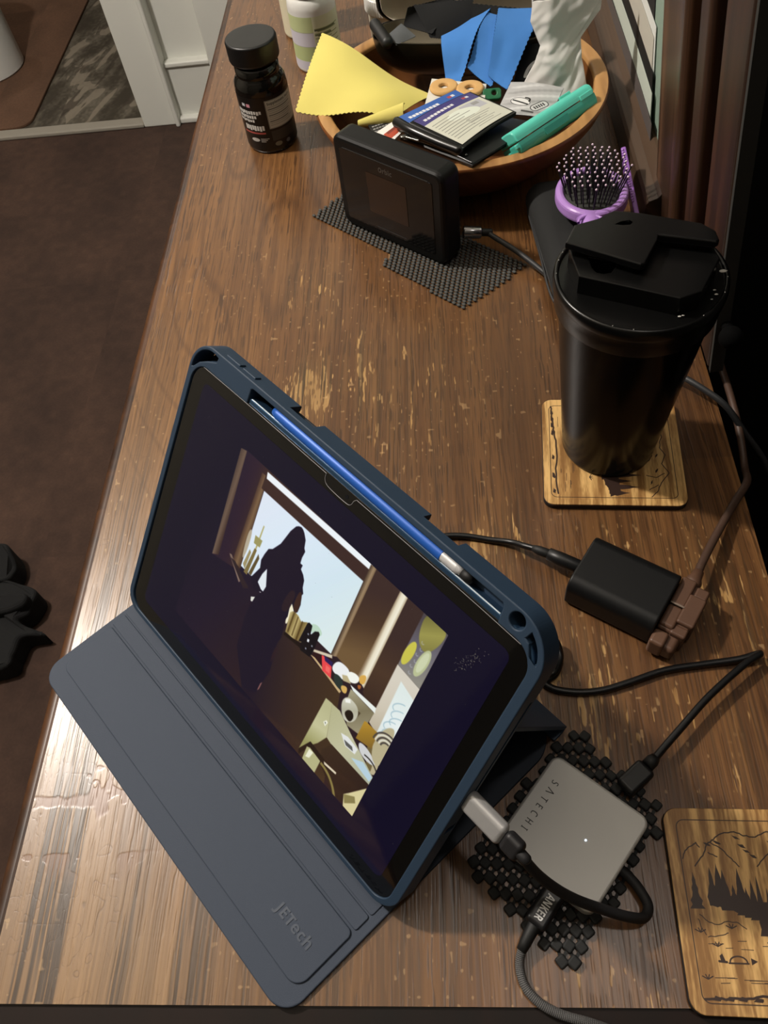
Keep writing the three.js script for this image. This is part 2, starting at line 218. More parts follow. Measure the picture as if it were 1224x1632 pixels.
// ------------------------------------------------------------------ mirror frame at the side of the dresser, cards behind its rail
const frameTex = grainTex(128, 512, [56, 38, 27], [104, 74, 54], 71, 5, 1.2);
{ const tilt = 0.13, H = 0.95;
  const t = thing('dresser_mirror', 'dark brown moulded mirror frame tilted at the side of the dresser', 'mirror', [0.19, 0, -0.62]); t.rotation.z = Math.atan(tilt);
  const w1 = mat(0xffffff, 0.32, 0, { map: frameTex }), w2 = mat(0xb09a84, 0.5, 0, { map: frameTex }), w3 = mat(0x6b5a4c, 0.5, 0, { map: frameTex });
  const bar = (name, z0, z1, x0, x1, m, r = 0.004) => { const g = box(x1 - x0, H, Math.abs(z1 - z0), (x0 + x1) / 2, H / 2 + 0.004, (z0 + z1) / 2 + 0.62, r); uvScale(g, (x, y, z, nx) => [Math.abs(nx) > 0.5 ? z * 6 : x * 6, y * 1.1]); return mesh(name, g, m, t); };
  bar('inner_stile', -0.632, -0.552, -0.004, 0.02, w1, 0.006); bar('bead', -0.560, -0.541, -0.008, 0.016, w1, 0.006);
  bar('groove', -0.543, -0.52, 0.006, 0.02, w3); bar('middle_bead', -0.523, -0.4965, -0.004, 0.02, w2, 0.005);
  bar('groove', -0.5, -0.478, 0.005, 0.02, w3); bar('outer_stile', -0.481, -0.43, 0.0, 0.010, w2, 0.003);
  mesh('glass', box(0.004, H - 0.02, 0.66, 0.012, H / 2 + 0.02, -0.34), mat(0xb9c4bc, 0.05, 1.0), t);
  mesh('back_board', box(0.004, H - 0.02, 0.68, 0.023, H / 2 + 0.014, -0.26), mat(0x1c130d, 0.8), t);
  mesh('side_panel', box(0.009, H, 0.004, 0.0055, H / 2 + 0.004, 0.192), mat(0x2c2c29, 0.8), t);
  mesh('pivot_knob', [new THREE.SphereGeometry(0.008, 20, 14).translate(0.008, 0.05, 0.206), new THREE.CylinderGeometry(0.004, 0.004, 0.014, 12).rotateX(Math.PI / 2).translate(0.008, 0.05, 0.198)], mat(0x040404, 0.9, 0, { specularIntensity: 0.2 }), t);
  // bottom rail, upright in the room: drawn in the tilted group's frame
  const s = poly([[-0.022, 0], [-0.022, 0.025], [-0.020, 0.028], [-0.013, 0.031], [-0.006, 0.041], [-0.002, 0.041], [-0.002, 0]]);
  const g = extrude(s, 0.72, 0.0006, 4); g.translate(0, 0, -0.70); uvScale(g, (x, y, z) => [(x + y) * 7, z * 1.4]); g.rotateZ(-Math.atan(tilt)); g.translate(0.002, 0.0006, 0);
  mesh('bottom_rail', g, mat(0xc4d0d0, 0.55, 0, { map: frameTex }), t);
}
// cards tucked between rail and mirror: each a thin sheet leaning like the glass
function card(label, color, z0, z1, y1, x, lean, extra, slope = 0) { // near end z0, far end z1, top edge y1, foot at x
  const g = sheet((u, v) => { const y = 0.036 + (y1 - 0.036 + slope * u) * v; return [x - lean * (y - 0.036) + 0.0008 * Math.sin(u * 5) * v, y, z0 + (z1 - z0) * u]; }, 14, 10, 0.0007);
  return tag(mesh('greeting_card', g, mat(color, 0.7, 0, extra)), label, 'card', 'cards tucked into the mirror frame'); }
card('low pinkish grey card standing closest to the rail of the mirror', 0x5f5754, -0.672, -0.96, 0.0540, 0.1840, 0.10);
card('low white card with a pale green face behind the pinkish grey card', 0xcdd6ca, -0.684, -1.0, 0.0740, 0.1852, 0.10);
card('added black sheet standing for the dark gap between the low white card and the cream envelope', 0x0b0b0b, -0.690, -1.0, 0.0880, 0.1862, 0.10);  // black sheet added for the shaded gap, no card there
card('cream envelope standing upright with its near corner cut off', 0xc6c2b6, -0.698, -0.98, 0.1130, 0.1872, 0.11);
card('white edged card rising just behind the cream envelope', 0xe4e6e2, -0.693, -0.99, 0.1240, 0.1882, 0.115);
card('dark grey folder rising between the white edged card and the pale green card', 0x1e1f1f, -0.705, -1.0, 0.20, 0.1890, 0.118);
card('tall pale green card standing closest to the mirror glass', 0x8ea294, -0.660, -0.85, 0.33, 0.1897, 0.119);
{ const ct = canvas(64, 512, (g, w, h) => { g.fillStyle = '#e4e6e0'; g.fillRect(0, 0, w, h); g.fillStyle = '#3c3f3d'; g.fillRect(14, 60, 30, 60); g.fillRect(12, 150, 34, 42); for (let i = 0; i < 6; i++) g.fillRect(18, 230 + i * 26, 26, 10); });
  const g = sheet((u, v) => [0.1898 - 0.030 * v, 0.036 + 0.25 * v, -0.634 - 0.022 * u], 3, 6, 0.0006); tag(mesh('greeting_card', g, mat(0xffffff, 0.7, 0, { map: ct })), 'narrow white printed strip beside the glossy mirror stile', 'card', 'cards tucked into the mirror frame'); }

// ------------------------------------------------------------------ tablet, its case, the stylus
const TB = { x: -0.2023, y: 0.021, z: -0.2455, yaw: -0.8266, lean: -(Math.PI / 2 - 0.9433) };
const caseBlue = mat(0x25394e, 0.55, 0, { sheen: 0.3, sheenRoughness: 0.6, sheenColor: new THREE.Color(0x6d8496) });
const coverGrey = mat(0x384252, 0.72, 0, { bumpMap: fabricBump(81, 10), bumpScale: 0.00012 });
const coverNavy = mat(0x1c2634, 0.65);
const mm = 0.001;
const inTablet = (o) => { o.position.set(0, TB.y, 0); o.rotation.x = TB.lean; return o; };
{ const t = thing('tablet_case', 'slate blue folio tablet case propped open on its cover', 'tablet case', [TB.x, 0, TB.z], TB.yaw);
  // --- cover lying on the dresser (x along the tablet, z towards the front)
  const flat = (shape, y0, h, bev) => { const g = extrude(shape, h, bev); g.rotateX(-Math.PI / 2); g.translate(0, y0, 0); return g; };
  const R = (a0, b0, a1, b1, r) => rr(a0 * mm, b0 * mm, a1 * mm, b1 * mm, (Array.isArray(r) ? r : [r, r, r, r]).map((q) => q * mm));
  const cov = mesh('cover', flat(R(-15.6, -76.5, 239, 2, [13, 13, 2, 2]), 0, 0.0026, 0.0008), coverGrey, t);
  mesh('cover_back', flat(R(-15.6, 2, 239, 126, [1, 1, 20, 14]), 0, 0.0026, 0.0008), coverNavy, t);
  mesh('raised_panel', flat(R(-11, -64, 233.6, -26.2, [8, 8, 3.5, 2]), 0.0024, 0.0014, 0.0007), coverGrey, cov);
  mesh('ridge', flat(R(-12, -24.8, 233.6, -15.2, [1, 1.5, 1.5, 1]), 0.0024, 0.0011, 0.0005), coverGrey, cov);
  mesh('ridge', flat(R(-13, -14.2, 234, -4, [1, 1.5, 1.5, 1]), 0.0024, 0.0009, 0.0004), coverGrey, cov);
  { const g = text('JETech', 0.0056, 0.0003, fontBold); g.rotateX(-Math.PI / 2); g.translate(0.1955, 0.0038, 0.0492); g.computeBoundingBox(); const w = g.boundingBox.max.x - g.boundingBox.min.x; g.translate(-0.1955, 0, 0); g.scale(0.0275 / w, 1, 1); g.translate(0.1965, 0, 0); const m = mesh('lettering', g, mat(0x3f4958, 0.5), cov); m.userData.label = 'raised brand lettering'; }
  // --- back flap: from the fold on the dresser up to the middle of the tablet back
  { const prof = [[0.122, 0.0005], [0.128, 0.001], [0.131, 0.004], [0.128, 0.010]], a = [0.128, 0.010], b = [0.079, 0.1045]; const pts = [...prof, b];
    const sh = new THREE.Shape(); const off = 0.0014; const up = pts.map((p, i) => { const q = pts[Math.min(i + 1, pts.length - 1)], r = pts[Math.max(i - 1, 0)]; let dx = q[0] - r[0], dy = q[1] - r[1]; const l = Math.hypot(dx, dy); dx /= l; dy /= l; return [[p[0] - dy * off, p[1] + dx * off], [p[0] + dy * off, p[1] - dx * off]]; });
    up.forEach((p, i) => (i ? sh.lineTo(...p[0]) : sh.moveTo(...p[0]))); [...up].reverse().forEach((p) => sh.lineTo(...p[1]));
    const g = extrude(sh, 0.252, 0.0006, 4); g.rotateY(Math.PI / 2); g.translate(-0.0145, 0.0012, 0); mesh('stand_flap', g, caseBlue, t); }
  // --- shell
  const shell = inTablet(new THREE.Group()); shell.name = 'shell'; t.add(shell);
  const outline = R(-15.4, -13.4, 242, 178, [13, 15, 21, 17]);
  const glassHole = new THREE.Path(); { const s = R(-11.2, -10.2, 236.4, 165.4, [10, 10, 12, 12]).getPoints(10); // opening for the glass joined with the stylus slot
    const P = s.map((p) => [p.x / mm, p.y / mm]); const top = []; let done = false;
    const out = []; for (let i = 0; i < P.length; i++) { out.push(P[i]); const n = P[(i + 1) % P.length]; if (!done && P[i][1] > 165.3 && n[1] > 165.3 && P[i][0] - n[0] > 100) { out.push([214.8, 165.4], [213.6, 173.4], [212.4, 174.6], [38, 174.6], [36.6, 173.6], [36.6, 165.4]); done = true; } }
    out.forEach((p, i) => (i ? glassHole.lineTo(p[0] * mm, p[1] * mm) : glassHole.moveTo(p[0] * mm, p[1] * mm))); glassHole.closePath(); }
  outline.holes.push(glassHole);
  const ring = (pts) => { const h = new THREE.Path(); const c = new THREE.SplineCurve(pts.map((p) => new THREE.Vector2(p[0] * mm, p[1] * mm))).getPoints(30); c.forEach((p, i) => (i ? h.lineTo(p.x, p.y) : h.moveTo(p.x, p.y))); h.closePath(); outline.holes.push(h); };
  const lineHole = (pts) => { const h = new THREE.Path(); pts.forEach((p, i) => (i ? h.lineTo(p[0] * mm, p[1] * mm) : h.moveTo(p[0] * mm, p[1] * mm))); h.closePath(); outline.holes.push(h); };
  const arc = (cx, cy, r, d0, d1, n) => Array.from({ length: n + 1 }, (_, i) => { const q = (d0 + ((d1 - d0) * i) / n) * Math.PI / 180; return [cx + r * Math.cos(q), cy + r * Math.sin(q)]; });
  lineHole(arc(221.9, 172.4, 3.9, 0, 345, 23));
  lineHole([[229.8, 172.6], ...arc(222, 158, 16.4, 58, 12, 10), [235.4, 160.2], [231, 167.6], [228.6, 168.6]]);
  lineHole([...arc(1.5, 161.2, 14.6, 80, 182, 14), [-12.0, 161.0], [-7.8, 165.6], [-2.4, 168.9], [5.6, 172.4], [6.2, 175.2]]);
  let sg = extrude(outline, 0.0128, 0.0007, 12); sg.translate(0, 0, -0.0120);
  const ev = new Evaluator(); ev.attributes = ['position', 'normal', 'uv']; ev.useGroups = false;
  const cut = (g, b) => { const B1 = new Brush(g), B2 = new Brush(b); B1.updateMatrixWorld(); B2.updateMatrixWorld(); return ev.evaluate(B1, B2, SUBTRACTION).geometry; };
  sg = cut(sg, box(0.019, 0.012, 0.010, 0.0715, 0.1775, -0.0086)); sg = cut(sg, box(0.022, 0.012, 0.0075, 0.1685, 0.1775, -0.0095));
  sg = cut(sg, box(0.011, 0.0045, 0.0075, 0.2458, 0.055, -0.0065)); // port side cut-outs
  sg = cut(sg, box(0.02, 0.07, 0.0022, 0.248, 0.105, -0.0082));
  mesh('frame', sg, caseBlue, shell);
  { const bo = R(-15, -13, 241.6, 174, [13, 15, 18, 17]); const g = extrude(bo, 0.0015, 0.0004, 12); g.translate(0, 0, -0.0126); mesh('back_plate', g, mat(0x16222e, 0.7), shell); }
  for (const [a, w] of [[14.5, 12], [28.5, 11]]) { const g = box(w * mm, 0.0012, 0.0042, a * mm, 0.1782, -0.0045, 0.0005); mesh('volume_button', g, caseBlue, shell); }
  mesh('slot_floor', box(0.02, 0.0075, 0.004, 0.2035, 0.1705, -0.0075, 0.0008), caseBlue, shell);
}
{ // --- screen picture: dim room with a standing figure against a window, on a near-black page
  const S = 8.6, W = Math.round(227.1 * S), Hh = Math.round(157.8 * S);
  const scr = canvas(W, Hh, (g) => {
    const X = (a) => a * S, Y = (v) => (157.8 - v) * S;
    const pg = (pts, f) => { g.beginPath(); pts.forEach((p, i) => (i ? g.lineTo(X(p[0]), Y(p[1])) : g.moveTo(X(p[0]), Y(p[1])))); g.closePath(); g.fillStyle = f; g.fill(); };
    const sm = (pts, f) => { g.beginPath(); const n = pts.length; const m = (a, b) => [(a[0] + b[0]) / 2, (a[1] + b[1]) / 2]; const s = m(pts[n - 1], pts[0]); g.moveTo(X(s[0]), Y(s[1])); pts.forEach((p, i) => { const q = m(p, pts[(i + 1) % n]); g.quadraticCurveTo(X(p[0]), Y(p[1]), X(q[0]), Y(q[1])); }); g.closePath(); g.fillStyle = f; g.fill(); };
    const lg = (a0, v0, a1, v1, cs) => { const q = g.createLinearGradient(X(a0), Y(v0), X(a1), Y(v1)); cs.forEach((c, i) => q.addColorStop(i / (cs.length - 1), c)); return q; };
    const el = (a, v, ra, rv, f, rot = 0) => { g.beginPath(); g.ellipse(X(a), Y(v), ra * S, rv * S, rot, 0, 7); g.fillStyle = f; g.fill(); };
    g.fillStyle = '#0f0b21'; g.fillRect(0, 0, W, Hh);
    g.save(); g.filter = 'blur(1.6px)'; g.beginPath(); g.rect(X(30), Y(143), X(197.8) - X(30), Y(15.5) - Y(143)); g.clip();
    pg([[30, 143], [198, 143], [198, 15], [30, 15]], lg(30, 100, 120, 60, ['#0f0b21', '#1c1226', '#2a1a20']));
    pg([[100, 72], [160, 72], [175, 15], [100, 15]], lg(100, 40, 170, 60, ['#1c1222', '#37261f', '#45321f']));
    pg([[46, 143], [67, 143], [69, 78], [46, 72]], lg(46, 100, 68, 100, ['#22152a', '#2b1a2a', '#3a2622']));
    pg([[42, 141.5], [46.8, 142.5], [50.5, 75], [45.3, 72]], lg(42, 100, 50, 100, ['#4a3a34', '#6a5648', '#3a2824']));
    pg([[62, 139], [66.5, 139], [69.5, 80], [62, 80]], lg(62, 100, 69, 100, ['#4a332b', '#7a5f44', '#4a362a']));
    pg([[65, 143], [148.5, 143.5], [147.5, 131], [65, 131]], '#3b2724');
    pg([[65.5, 141.7], [147.4, 143.4], [146.8, 139.9], [66.3, 138.0]], '#eef4f8');
    pg([[67.4, 131], [146.2, 132.4], [146.2, 84.3], [69.2, 81.6]], lg(70, 130, 140, 85, ['#dfe8f4', '#dbe9f6', '#d3e6f0', '#dcebea']));
    pg([[146.2, 143], [150.5, 143], [150, 86], [146, 83]], lg(146, 100, 151, 100, ['#3c2c24', '#9a8264', '#6e573d']));
    pg([[150, 143], [167, 143], [166, 85], [149.6, 86]], lg(150, 130, 166, 100, ['#3b2926', '#4a3526', '#6f5638']));
    pg([[166.5, 143], [171.8, 143], [171.6, 84], [165.4, 87]], lg(166, 110, 172, 110, ['#8a7358', '#e6ddc4', '#f2ecd8', '#a08c6a']));
    pg([[171.6, 143], [183, 143], [182.6, 75], [171.6, 82]], lg(172, 120, 182, 80, ['#3a2926', '#4a3527', '#3a2820']));
    pg([[182.2, 143], [197.8, 143], [197.8, 109], [182.2, 110.5]], lg(182, 140, 197, 112, ['#4b4348', '#6a6670', '#8d8a80']));
    sm([[183, 146], [197, 145], [197, 136], [192, 125], [184.6, 130]], lg(184, 143, 195, 128, ['#6f6a38', '#9a944e', '#7d7840'])); el(184.6, 120, 2.5, 7.5, '#c9c24e', 0.1); el(193, 121, 2.9, 8.5, '#b9bf94', 0.1); el(193, 121.5, 1.9, 6.5, '#ccd2ae', 0.1);
    g.strokeStyle = '#c9cbd6'; g.lineWidth = 4; for (let i = 0; i < 6; i++) { g.strokeStyle = 'rgba(190,192,206,.55)'; g.beginPath(); g.arc(X(188.6 + (i % 2) * 0.8), Y(130 - i * 3.6), 6, 0, 4); g.stroke(); }
    pg([[182, 110.5], [198, 109], [198, 66], [182.2, 71]], lg(182, 100, 198, 75, ['#d6cfc0', '#cfc6b4', '#b8ad96']));
    pg([[187.6, 104.5], [198, 101.5], [199.5, 58], [188.6, 66]], lg(188, 100, 198, 62, ['#dfeae6', '#e6efee', '#cfd6d2']));
    g.lineWidth = 5; for (let i = 0; i < 9; i++) { g.strokeStyle = i < 5 ? 'rgba(120,160,180,.55)' : 'rgba(60,50,60,.7)'; g.beginPath(); g.ellipse(X(194 + (i % 3)), Y(92 - i * 4.2), 42, 22, -0.6, 2.6, 5.4); g.stroke(); }
    sm([[187, 62], [193, 66], [199, 52], [197, 46], [190, 50]], '#b9ad8c'); sm([[186, 60], [191, 62], [196, 48], [193, 46]], '#6e5f3c');
    pg([[163.7, 79.3], [182.3, 80.9], [182.9, 77.8], [166.7, 77.6]], '#e9efe9'); pg([[165, 77.6], [182.6, 77.6], [181, 60], [172, 58], [166, 66]], lg(165, 76, 181, 62, ['#a39c80', '#7d7459', '#9a9276'])); pg([[171, 70], [176, 71], [175, 66], [172, 63]], '#4a3c28');
    sm([[163.2, 67.4], [164.6, 71.6], [168, 73], [173.2, 72.4], [175.6, 68], [174.2, 62], [169.4, 58.6], [165.4, 62]], lg(164, 72, 174, 60, ['#d9d8c8', '#b3b09a', '#d2d0c0'])); sm([[167.2, 62.3], [168.6, 66.4], [171.6, 67.6], [173.8, 65], [172.4, 60.2]], '#20160f'); pg([[164.6, 70], [167.4, 72.4], [168.4, 70.6], [165.6, 68.4]], '#f2f2ea');
    pg([[113.5, 71.2], [134, 75.4], [134.8, 72.4], [114, 69.4]], '#1c110e'); pg([[134.6, 77.6], [147, 84.4], [147.8, 82.6], [135.2, 75.6]], '#d2c4ac'); pg([[135.4, 76.4], [147.6, 82.6], [150.4, 74], [136.6, 72.4]], '#2c1216'); pg([[134.4, 73.6], [138, 74.4], [160.6, 71.4], [160, 69.6], [151, 71.2]], '#c6ab7c');
    pg([[141.2, 79.2], [143.4, 80], [149, 80], [151.9, 72.4], [145.2, 72]], '#e6474b'); pg([[142.6, 80.4], [149.2, 81.2], [149.8, 78.6], [144.4, 78]], '#2a1c50'); pg([[146, 76.6], [149, 77], [150, 74], [147, 73.6]], '#f06a62');
    sm([[149.4, 79], [151.4, 84.6], [156, 86], [161, 85.4], [160.6, 78], [151.8, 76.4]], '#eceeee'); sm([[159, 84.6], [164, 87.4], [167.9, 86.6], [166.2, 81.6], [160.2, 79.4]], '#f4f5ec'); pg([[157, 80], [160, 82], [164, 80], [159, 77.6]], '#bcae86'); sm([[166, 88], [170, 92], [171, 86], [168, 84]], '#d8a850'); sm([[167, 82.6], [170, 84.6], [169.6, 80.6]], '#a8602c');
    sm([[152, 76.4], [155.4, 78.2], [159, 77.4], [162, 72], [155, 71.4]], '#29332f'); sm([[158.6, 74.4], [163, 77], [164, 72.4], [160.8, 71.6]], '#d4ab5e');
    sm([[110.8, 87], [112, 89.8], [114.4, 87.4], [113.4, 76], [111.6, 76]], '#f0e9cc'); pg([[112.4, 84], [114.4, 86.6], [118.4, 86.6], [121.4, 85], [125.4, 88], [126.9, 74.8], [120.8, 72.5], [114.2, 71.7]], lg(112, 80, 126, 80, ['#d6c894', '#7c683a', '#c9b77c', '#6d5930', '#a8945c'])); for (const q of [114.6, 118, 121.6]) pg([[q, 86], [q + 1, 86], [q + 1.6, 73], [q + 0.6, 73]], 'rgba(70,50,22,.7)'); sm([[126, 87], [131, 92], [137, 90], [135, 86], [130, 85]], 'rgba(150,190,140,.45)');
    pg([[125.4, 87.6], [126.4, 88.8], [128.9, 88.6], [131, 77.6], [124.4, 74]], '#120c12'); pg([[131.7, 87.2], [134, 88.9], [135.2, 88], [135.6, 76], [134.6, 71.8], [127.6, 70.4], [126, 74]], '#120c12'); pg([[129.2, 80], [130.6, 80.4], [130.8, 78.6], [129.4, 78.2]], '#e6eaee'); for (const [x, y] of [[128, 83], [130, 74.6], [133, 79]]) pg([[x, y], [x + 1, y], [x + 1, y - 1], [x, y - 1]], '#8a8f9a');
    // plants, tray and window latch by the sill
    sm([[66, 104], [69, 107], [70, 92], [68, 84]], '#b5aa94'); pg([[75.1, 113.8], [76, 113.8], [75.8, 90], [74.6, 90]], '#b3ab70'); pg([[71.9, 105], [77.9, 105.6], [77.6, 100.8], [72.6, 100.2]], '#9c9660');
    pg([[72.4, 80], [74.4, 98], [76.4, 98], [75.4, 80]], '#7a6a40'); pg([[76, 82], [78.4, 97], [80, 95], [78.4, 82]], '#5d4e30'); pg([[70, 84], [71.4, 95], [73, 94], [72.4, 82]], '#9c8f66'); pg([[58, 82], [60, 82.6], [72.6, 73.4], [71.6, 71.6]], '#7d685c'); pg([[60, 80.6], [64, 81], [80, 74], [76, 71]], '#2c1f24');
    pg([[83.2, 80.4], [89.6, 79.2], [90.2, 84.2], [91.8, 84], [89.6, 78], [84.8, 78.4]], '#e4e4dc'); pg([[83.5, 71], [87.6, 74], [88.3, 69.8], [84.3, 68.6]], '#dfe0d6');
    // the figure seen from behind
    pg([[96, 128.5], [97.6, 129.8], [99.4, 130.5], [101, 130], [102.5, 128.9], [104.8, 126.2], [105.9, 121.9], [107.2, 120.6], [106.7, 116.4], [107, 112.9], [108.9, 113], [108.7, 110.4], [111.4, 108.7], [113.3, 106.4], [114.1, 102.4], [115.9, 99.6], [115.3, 97.9], [117, 93], [116.9, 87.7], [114.7, 86.2], [112, 88.8], [110.6, 89.6], [111.1, 85.6], [112, 80.7], [111, 76.5], [112.8, 70.6], [113.1, 65.8], [112.1, 61.5], [114.4, 43.6], [111, 22], [100, 16], [86, 36], [84, 60], [86.5, 74], [89.3, 79], [84, 76], [78.6, 81.3], [79.7, 83.5], [82.7, 90.7], [81.5, 95.4], [82.4, 100], [83.8, 104.6], [86.5, 106.6], [90.4, 113.1], [91.9, 118], [93.6, 123.8]], '#181023');
    pg([[87.5, 93.9], [91.1, 84.3], [90.3, 80.2], [88.4, 80.2], [84.5, 82.4], [85.6, 88.9]], '#e2e9ee'); sm([[113.6, 100], [115.9, 98], [117, 90], [116.2, 85.6], [112.8, 88], [112.6, 95]], '#3a231e'); sm([[107, 96], [112, 97], [111, 82], [105, 80]], '#281a22'); sm([[112.4, 62], [114, 56], [112.6, 46], [111.4, 52]], '#2a1820'); pg([[111.4, 30], [112.4, 32], [112, 26], [111, 24]], '#8a5c58');
    // pale cabinet, shelf things, chair
    pg([[154.1, 60.3], [159, 61], [164.4, 41], [161, 33], [151.6, 18]], lg(154, 55, 160, 28, ['#b8b68c', '#c4c298', '#98955f'])); pg([[158.8, 60.8], [164.8, 61.4], [176, 56], [198, 46.4], [197.7, 40.4], [168.5, 40], [164.4, 41]], lg(160, 56, 196, 42, ['#b5b38c', '#c0be9c', '#b0b49c']));
    pg([[158.6, 47], [160, 49.6], [161.4, 49], [160.6, 45.6]], '#eeeedd'); pg([[159.4, 47.6], [160.2, 48.2], [160.4, 46.8]], '#4a5248');
    pg([[168.7, 40.2], [197.6, 40.8], [197, 33], [190.4, 17.7], [183.5, 14.5], [167.7, 23.5], [164.6, 32]], lg(168, 38, 190, 18, ['#3b2a1d', '#33221a', '#2b1c18']));
    pg([[170.8, 51.2], [175.6, 53], [183.5, 52], [183.2, 48], [176.2, 47]], '#e2e4e2'); pg([[174, 49.6], [180, 50.4], [181.6, 48.4], [176.4, 47.6]], '#5b5a58'); pg([[182.2, 44.4], [189.5, 48.8], [197.6, 46], [197.1, 42.3]], '#b6cfdc'); sm([[181.4, 56.4], [187, 58], [196.6, 54.6], [194, 51], [185.4, 51]], '#cfd0d0'); g.strokeStyle = '#2a2420'; g.lineWidth = 7; g.beginPath(); g.moveTo(X(188), Y(53)); g.quadraticCurveTo(X(194), Y(54.4), X(198), Y(51)); g.stroke();
    pg([[179.8, 69.2], [181.2, 69.8], [189.4, 70.2], [190.1, 59.4], [179.6, 56.5]], lg(180, 68, 190, 58, ['#b0882f', '#96742a', '#7d602a']));
    sm([[189, 68], [193, 79], [197.8, 80], [199, 58], [196.8, 53], [191, 56]], '#b7ad8a'); g.lineWidth = 8; for (let i = 0; i < 5; i++) { g.strokeStyle = i % 2 ? '#d9d6c8' : '#46403e'; g.beginPath(); g.arc(X(196.8), Y(66), 30 + i * 11, 3.1, 4.9); g.stroke(); }
    pg([[151.4, 18.6], [156.6, 29.6], [158.4, 29.4], [178, 27.4], [178.2, 26.4], [168, 24.4], [157, 25.4], [153, 15.6]], '#261913'); pg([[155.8, 24.8], [158, 26], [167, 25], [166.8, 15.4], [156.2, 15.6]], '#b4b284'); pg([[157.8, 25], [161, 25.2], [160, 20], [157.4, 18.6]], '#ebebd2'); pg([[169, 27.2], [178.6, 28.6], [178.6, 27.2], [170, 25.8]], '#dccfb4');
    g.strokeStyle = '#857743'; g.lineWidth = 15; g.beginPath(); g.moveTo(X(167.6), Y(24.4)); g.quadraticCurveTo(X(178), Y(24), X(184), Y(14)); g.stroke();
    pg([[187.8, 22], [190.4, 26], [197.8, 38], [198, 15.6], [190.4, 15.4]], '#d6cc9a'); pg([[187.8, 22], [190.4, 17.6], [196, 24], [194, 27]], '#877d4e');
    g.restore();
  });
  const t = thing('tablet', 'black bezelled tablet standing in the blue case with a lit screen', 'tablet', [TB.x, TB.y, TB.z], TB.yaw);
  const k = t; k.rotation.order = 'YXZ'; k.rotation.x = TB.lean;
  const R = (a0, b0, a1, b1, r) => rr(a0 * mm, b0 * mm, a1 * mm, b1 * mm, r * mm);
  { const g = extrude(R(-10.75, -10.85, 237.9, 168.7, 13), 0.0066, 0.0009, 14); g.translate(0, 0, -0.0070); mesh('body', g, mat(0x3a5878, 0.3, 0.7), k); }
  mesh('bright_chamfer', box(0.1755, 0.00035, 0.0007, 0.1257, 0.16868, -0.0009, 0.0001), mat(0xe2f0fa, 0.25, 0.1), k);
  { const g = extrude(R(-10.3, -10.4, 237.4, 166.1, 12.5), 0.0008, 0.0003, 14); g.translate(0, 0, -0.0007); mesh('front_glass', g, mat(0x050506, 0.06, 0, { clearcoat: 0.4, clearcoatRoughness: 0.03 }), k); }
  { const s = R(0, 0, 227.1, 157.8, 4.5); const g = new THREE.ShapeGeometry(s, 10); g.translate(0, 0, 0.00016); uvScale(g, (x, y) => [x / 0.2271, y / 0.1578]);
    mesh('display', g, mat(0x020203, 0.07, 0, { emissive: 0xffffff, emissiveMap: scr, emissiveIntensity: 0.98 }), k); }
  const line = mat(0x8f8f90, 0.4);
  mesh('protector_edge', [tube([[102, 165.0, 0.3], [102.2, 162.6, 0.3], [103.6, 160.8, 0.3], [105.8, 160.0, 0.3], [119.4, 159.6, 0.3], [121.6, 160.0, 0.3], [122.8, 161.4, 0.3], [123.3, 163.4, 0.3], [124.6, 164.9, 0.3]].map((p) => p.map((q) => q * mm)), 0.00016, 40, 6), tube([[-4, 164.7, 0.25], [40, 165.2, 0.25], [102, 165.1, 0.25]].map((p) => p.map((q) => q * mm)), 0.00016, 8, 6), tube([[124.6, 164.9, 0.25], [200, 165.1, 0.25], [228, 164.6, 0.25]].map((p) => p.map((q) => q * mm)), 0.00016, 8, 6)], line, k);
  mesh('camera_lens', new THREE.CircleGeometry(0.0011, 20).translate(0.1185, 0.1625, 0.0002), mat(0x0b0f18, 0.1), k);
  const rn = rng(9), dust = []; for (let i = 0; i < 60; i++) { const q = new THREE.IcosahedronGeometry(0.00009 + 0.00018 * rn() * rn(), 0); q.scale(1, 1, 0.3); q.translate(rn() * 0.226, 0.02 + rn() * 0.138, 0.00022); dust.push(q); }
  for (let i = 0; i < 70; i++) { const q = new THREE.IcosahedronGeometry(0.0001 + 0.0002 * rn(), 0); const s = rn(); q.scale(1.4, 1, 0.25); q.translate(0.2075 + s * 0.008 + (rn() - 0.5) * 0.006, 0.1325 + s * 0.015 + (rn() - 0.5) * 0.006, 0.00022); dust.push(q); }
  const dm = mesh('dust_specks', dust, mat(0x4c4c50, 0.9), k); dm.userData.kind = 'stuff';
}
{ const t = thing('stylus', 'blue pencil shaped stylus lying in the slot of the tablet case', 'stylus', [TB.x, TB.y, TB.z], TB.yaw);
  const k = t; k.rotation.order = 'YXZ'; k.rotation.x = TB.lean;
  const ax = (g) => { g.rotateZ(-Math.PI / 2); g.translate(0, 0.1714, -0.0022); return g; };
  mesh('barrel', ax(lathe([[0, 0.054], [0.0020, 0.0545], [0.0030, 0.058], [0.0032, 0.066], [0.0032, 0.177], [0, 0.177]], 24)), mat(0x1f5cb8, 0.42, 0.15), k);
  const pr = [[0, 0.1765]]; for (let i = 0; i < 12; i++) pr.push([i % 2 ? 0.0030 : 0.0027, 0.1765 + i * 0.0009]); pr.push([0.0022, 0.1875], [0.0022, 0.1895], [0, 0.1895]);
  mesh('collar', ax(lathe(pr, 24)), mat(0xd8d9da, 0.3, 0.3), k);
  mesh('rubber_tip', ax(lathe([[0, 0.189], [0.0027, 0.1892], [0.0028, 0.1925], [0.0022, 0.1948], [0, 0.1956]], 24)), mat(0x0a0a0b, 0.6), k);
}

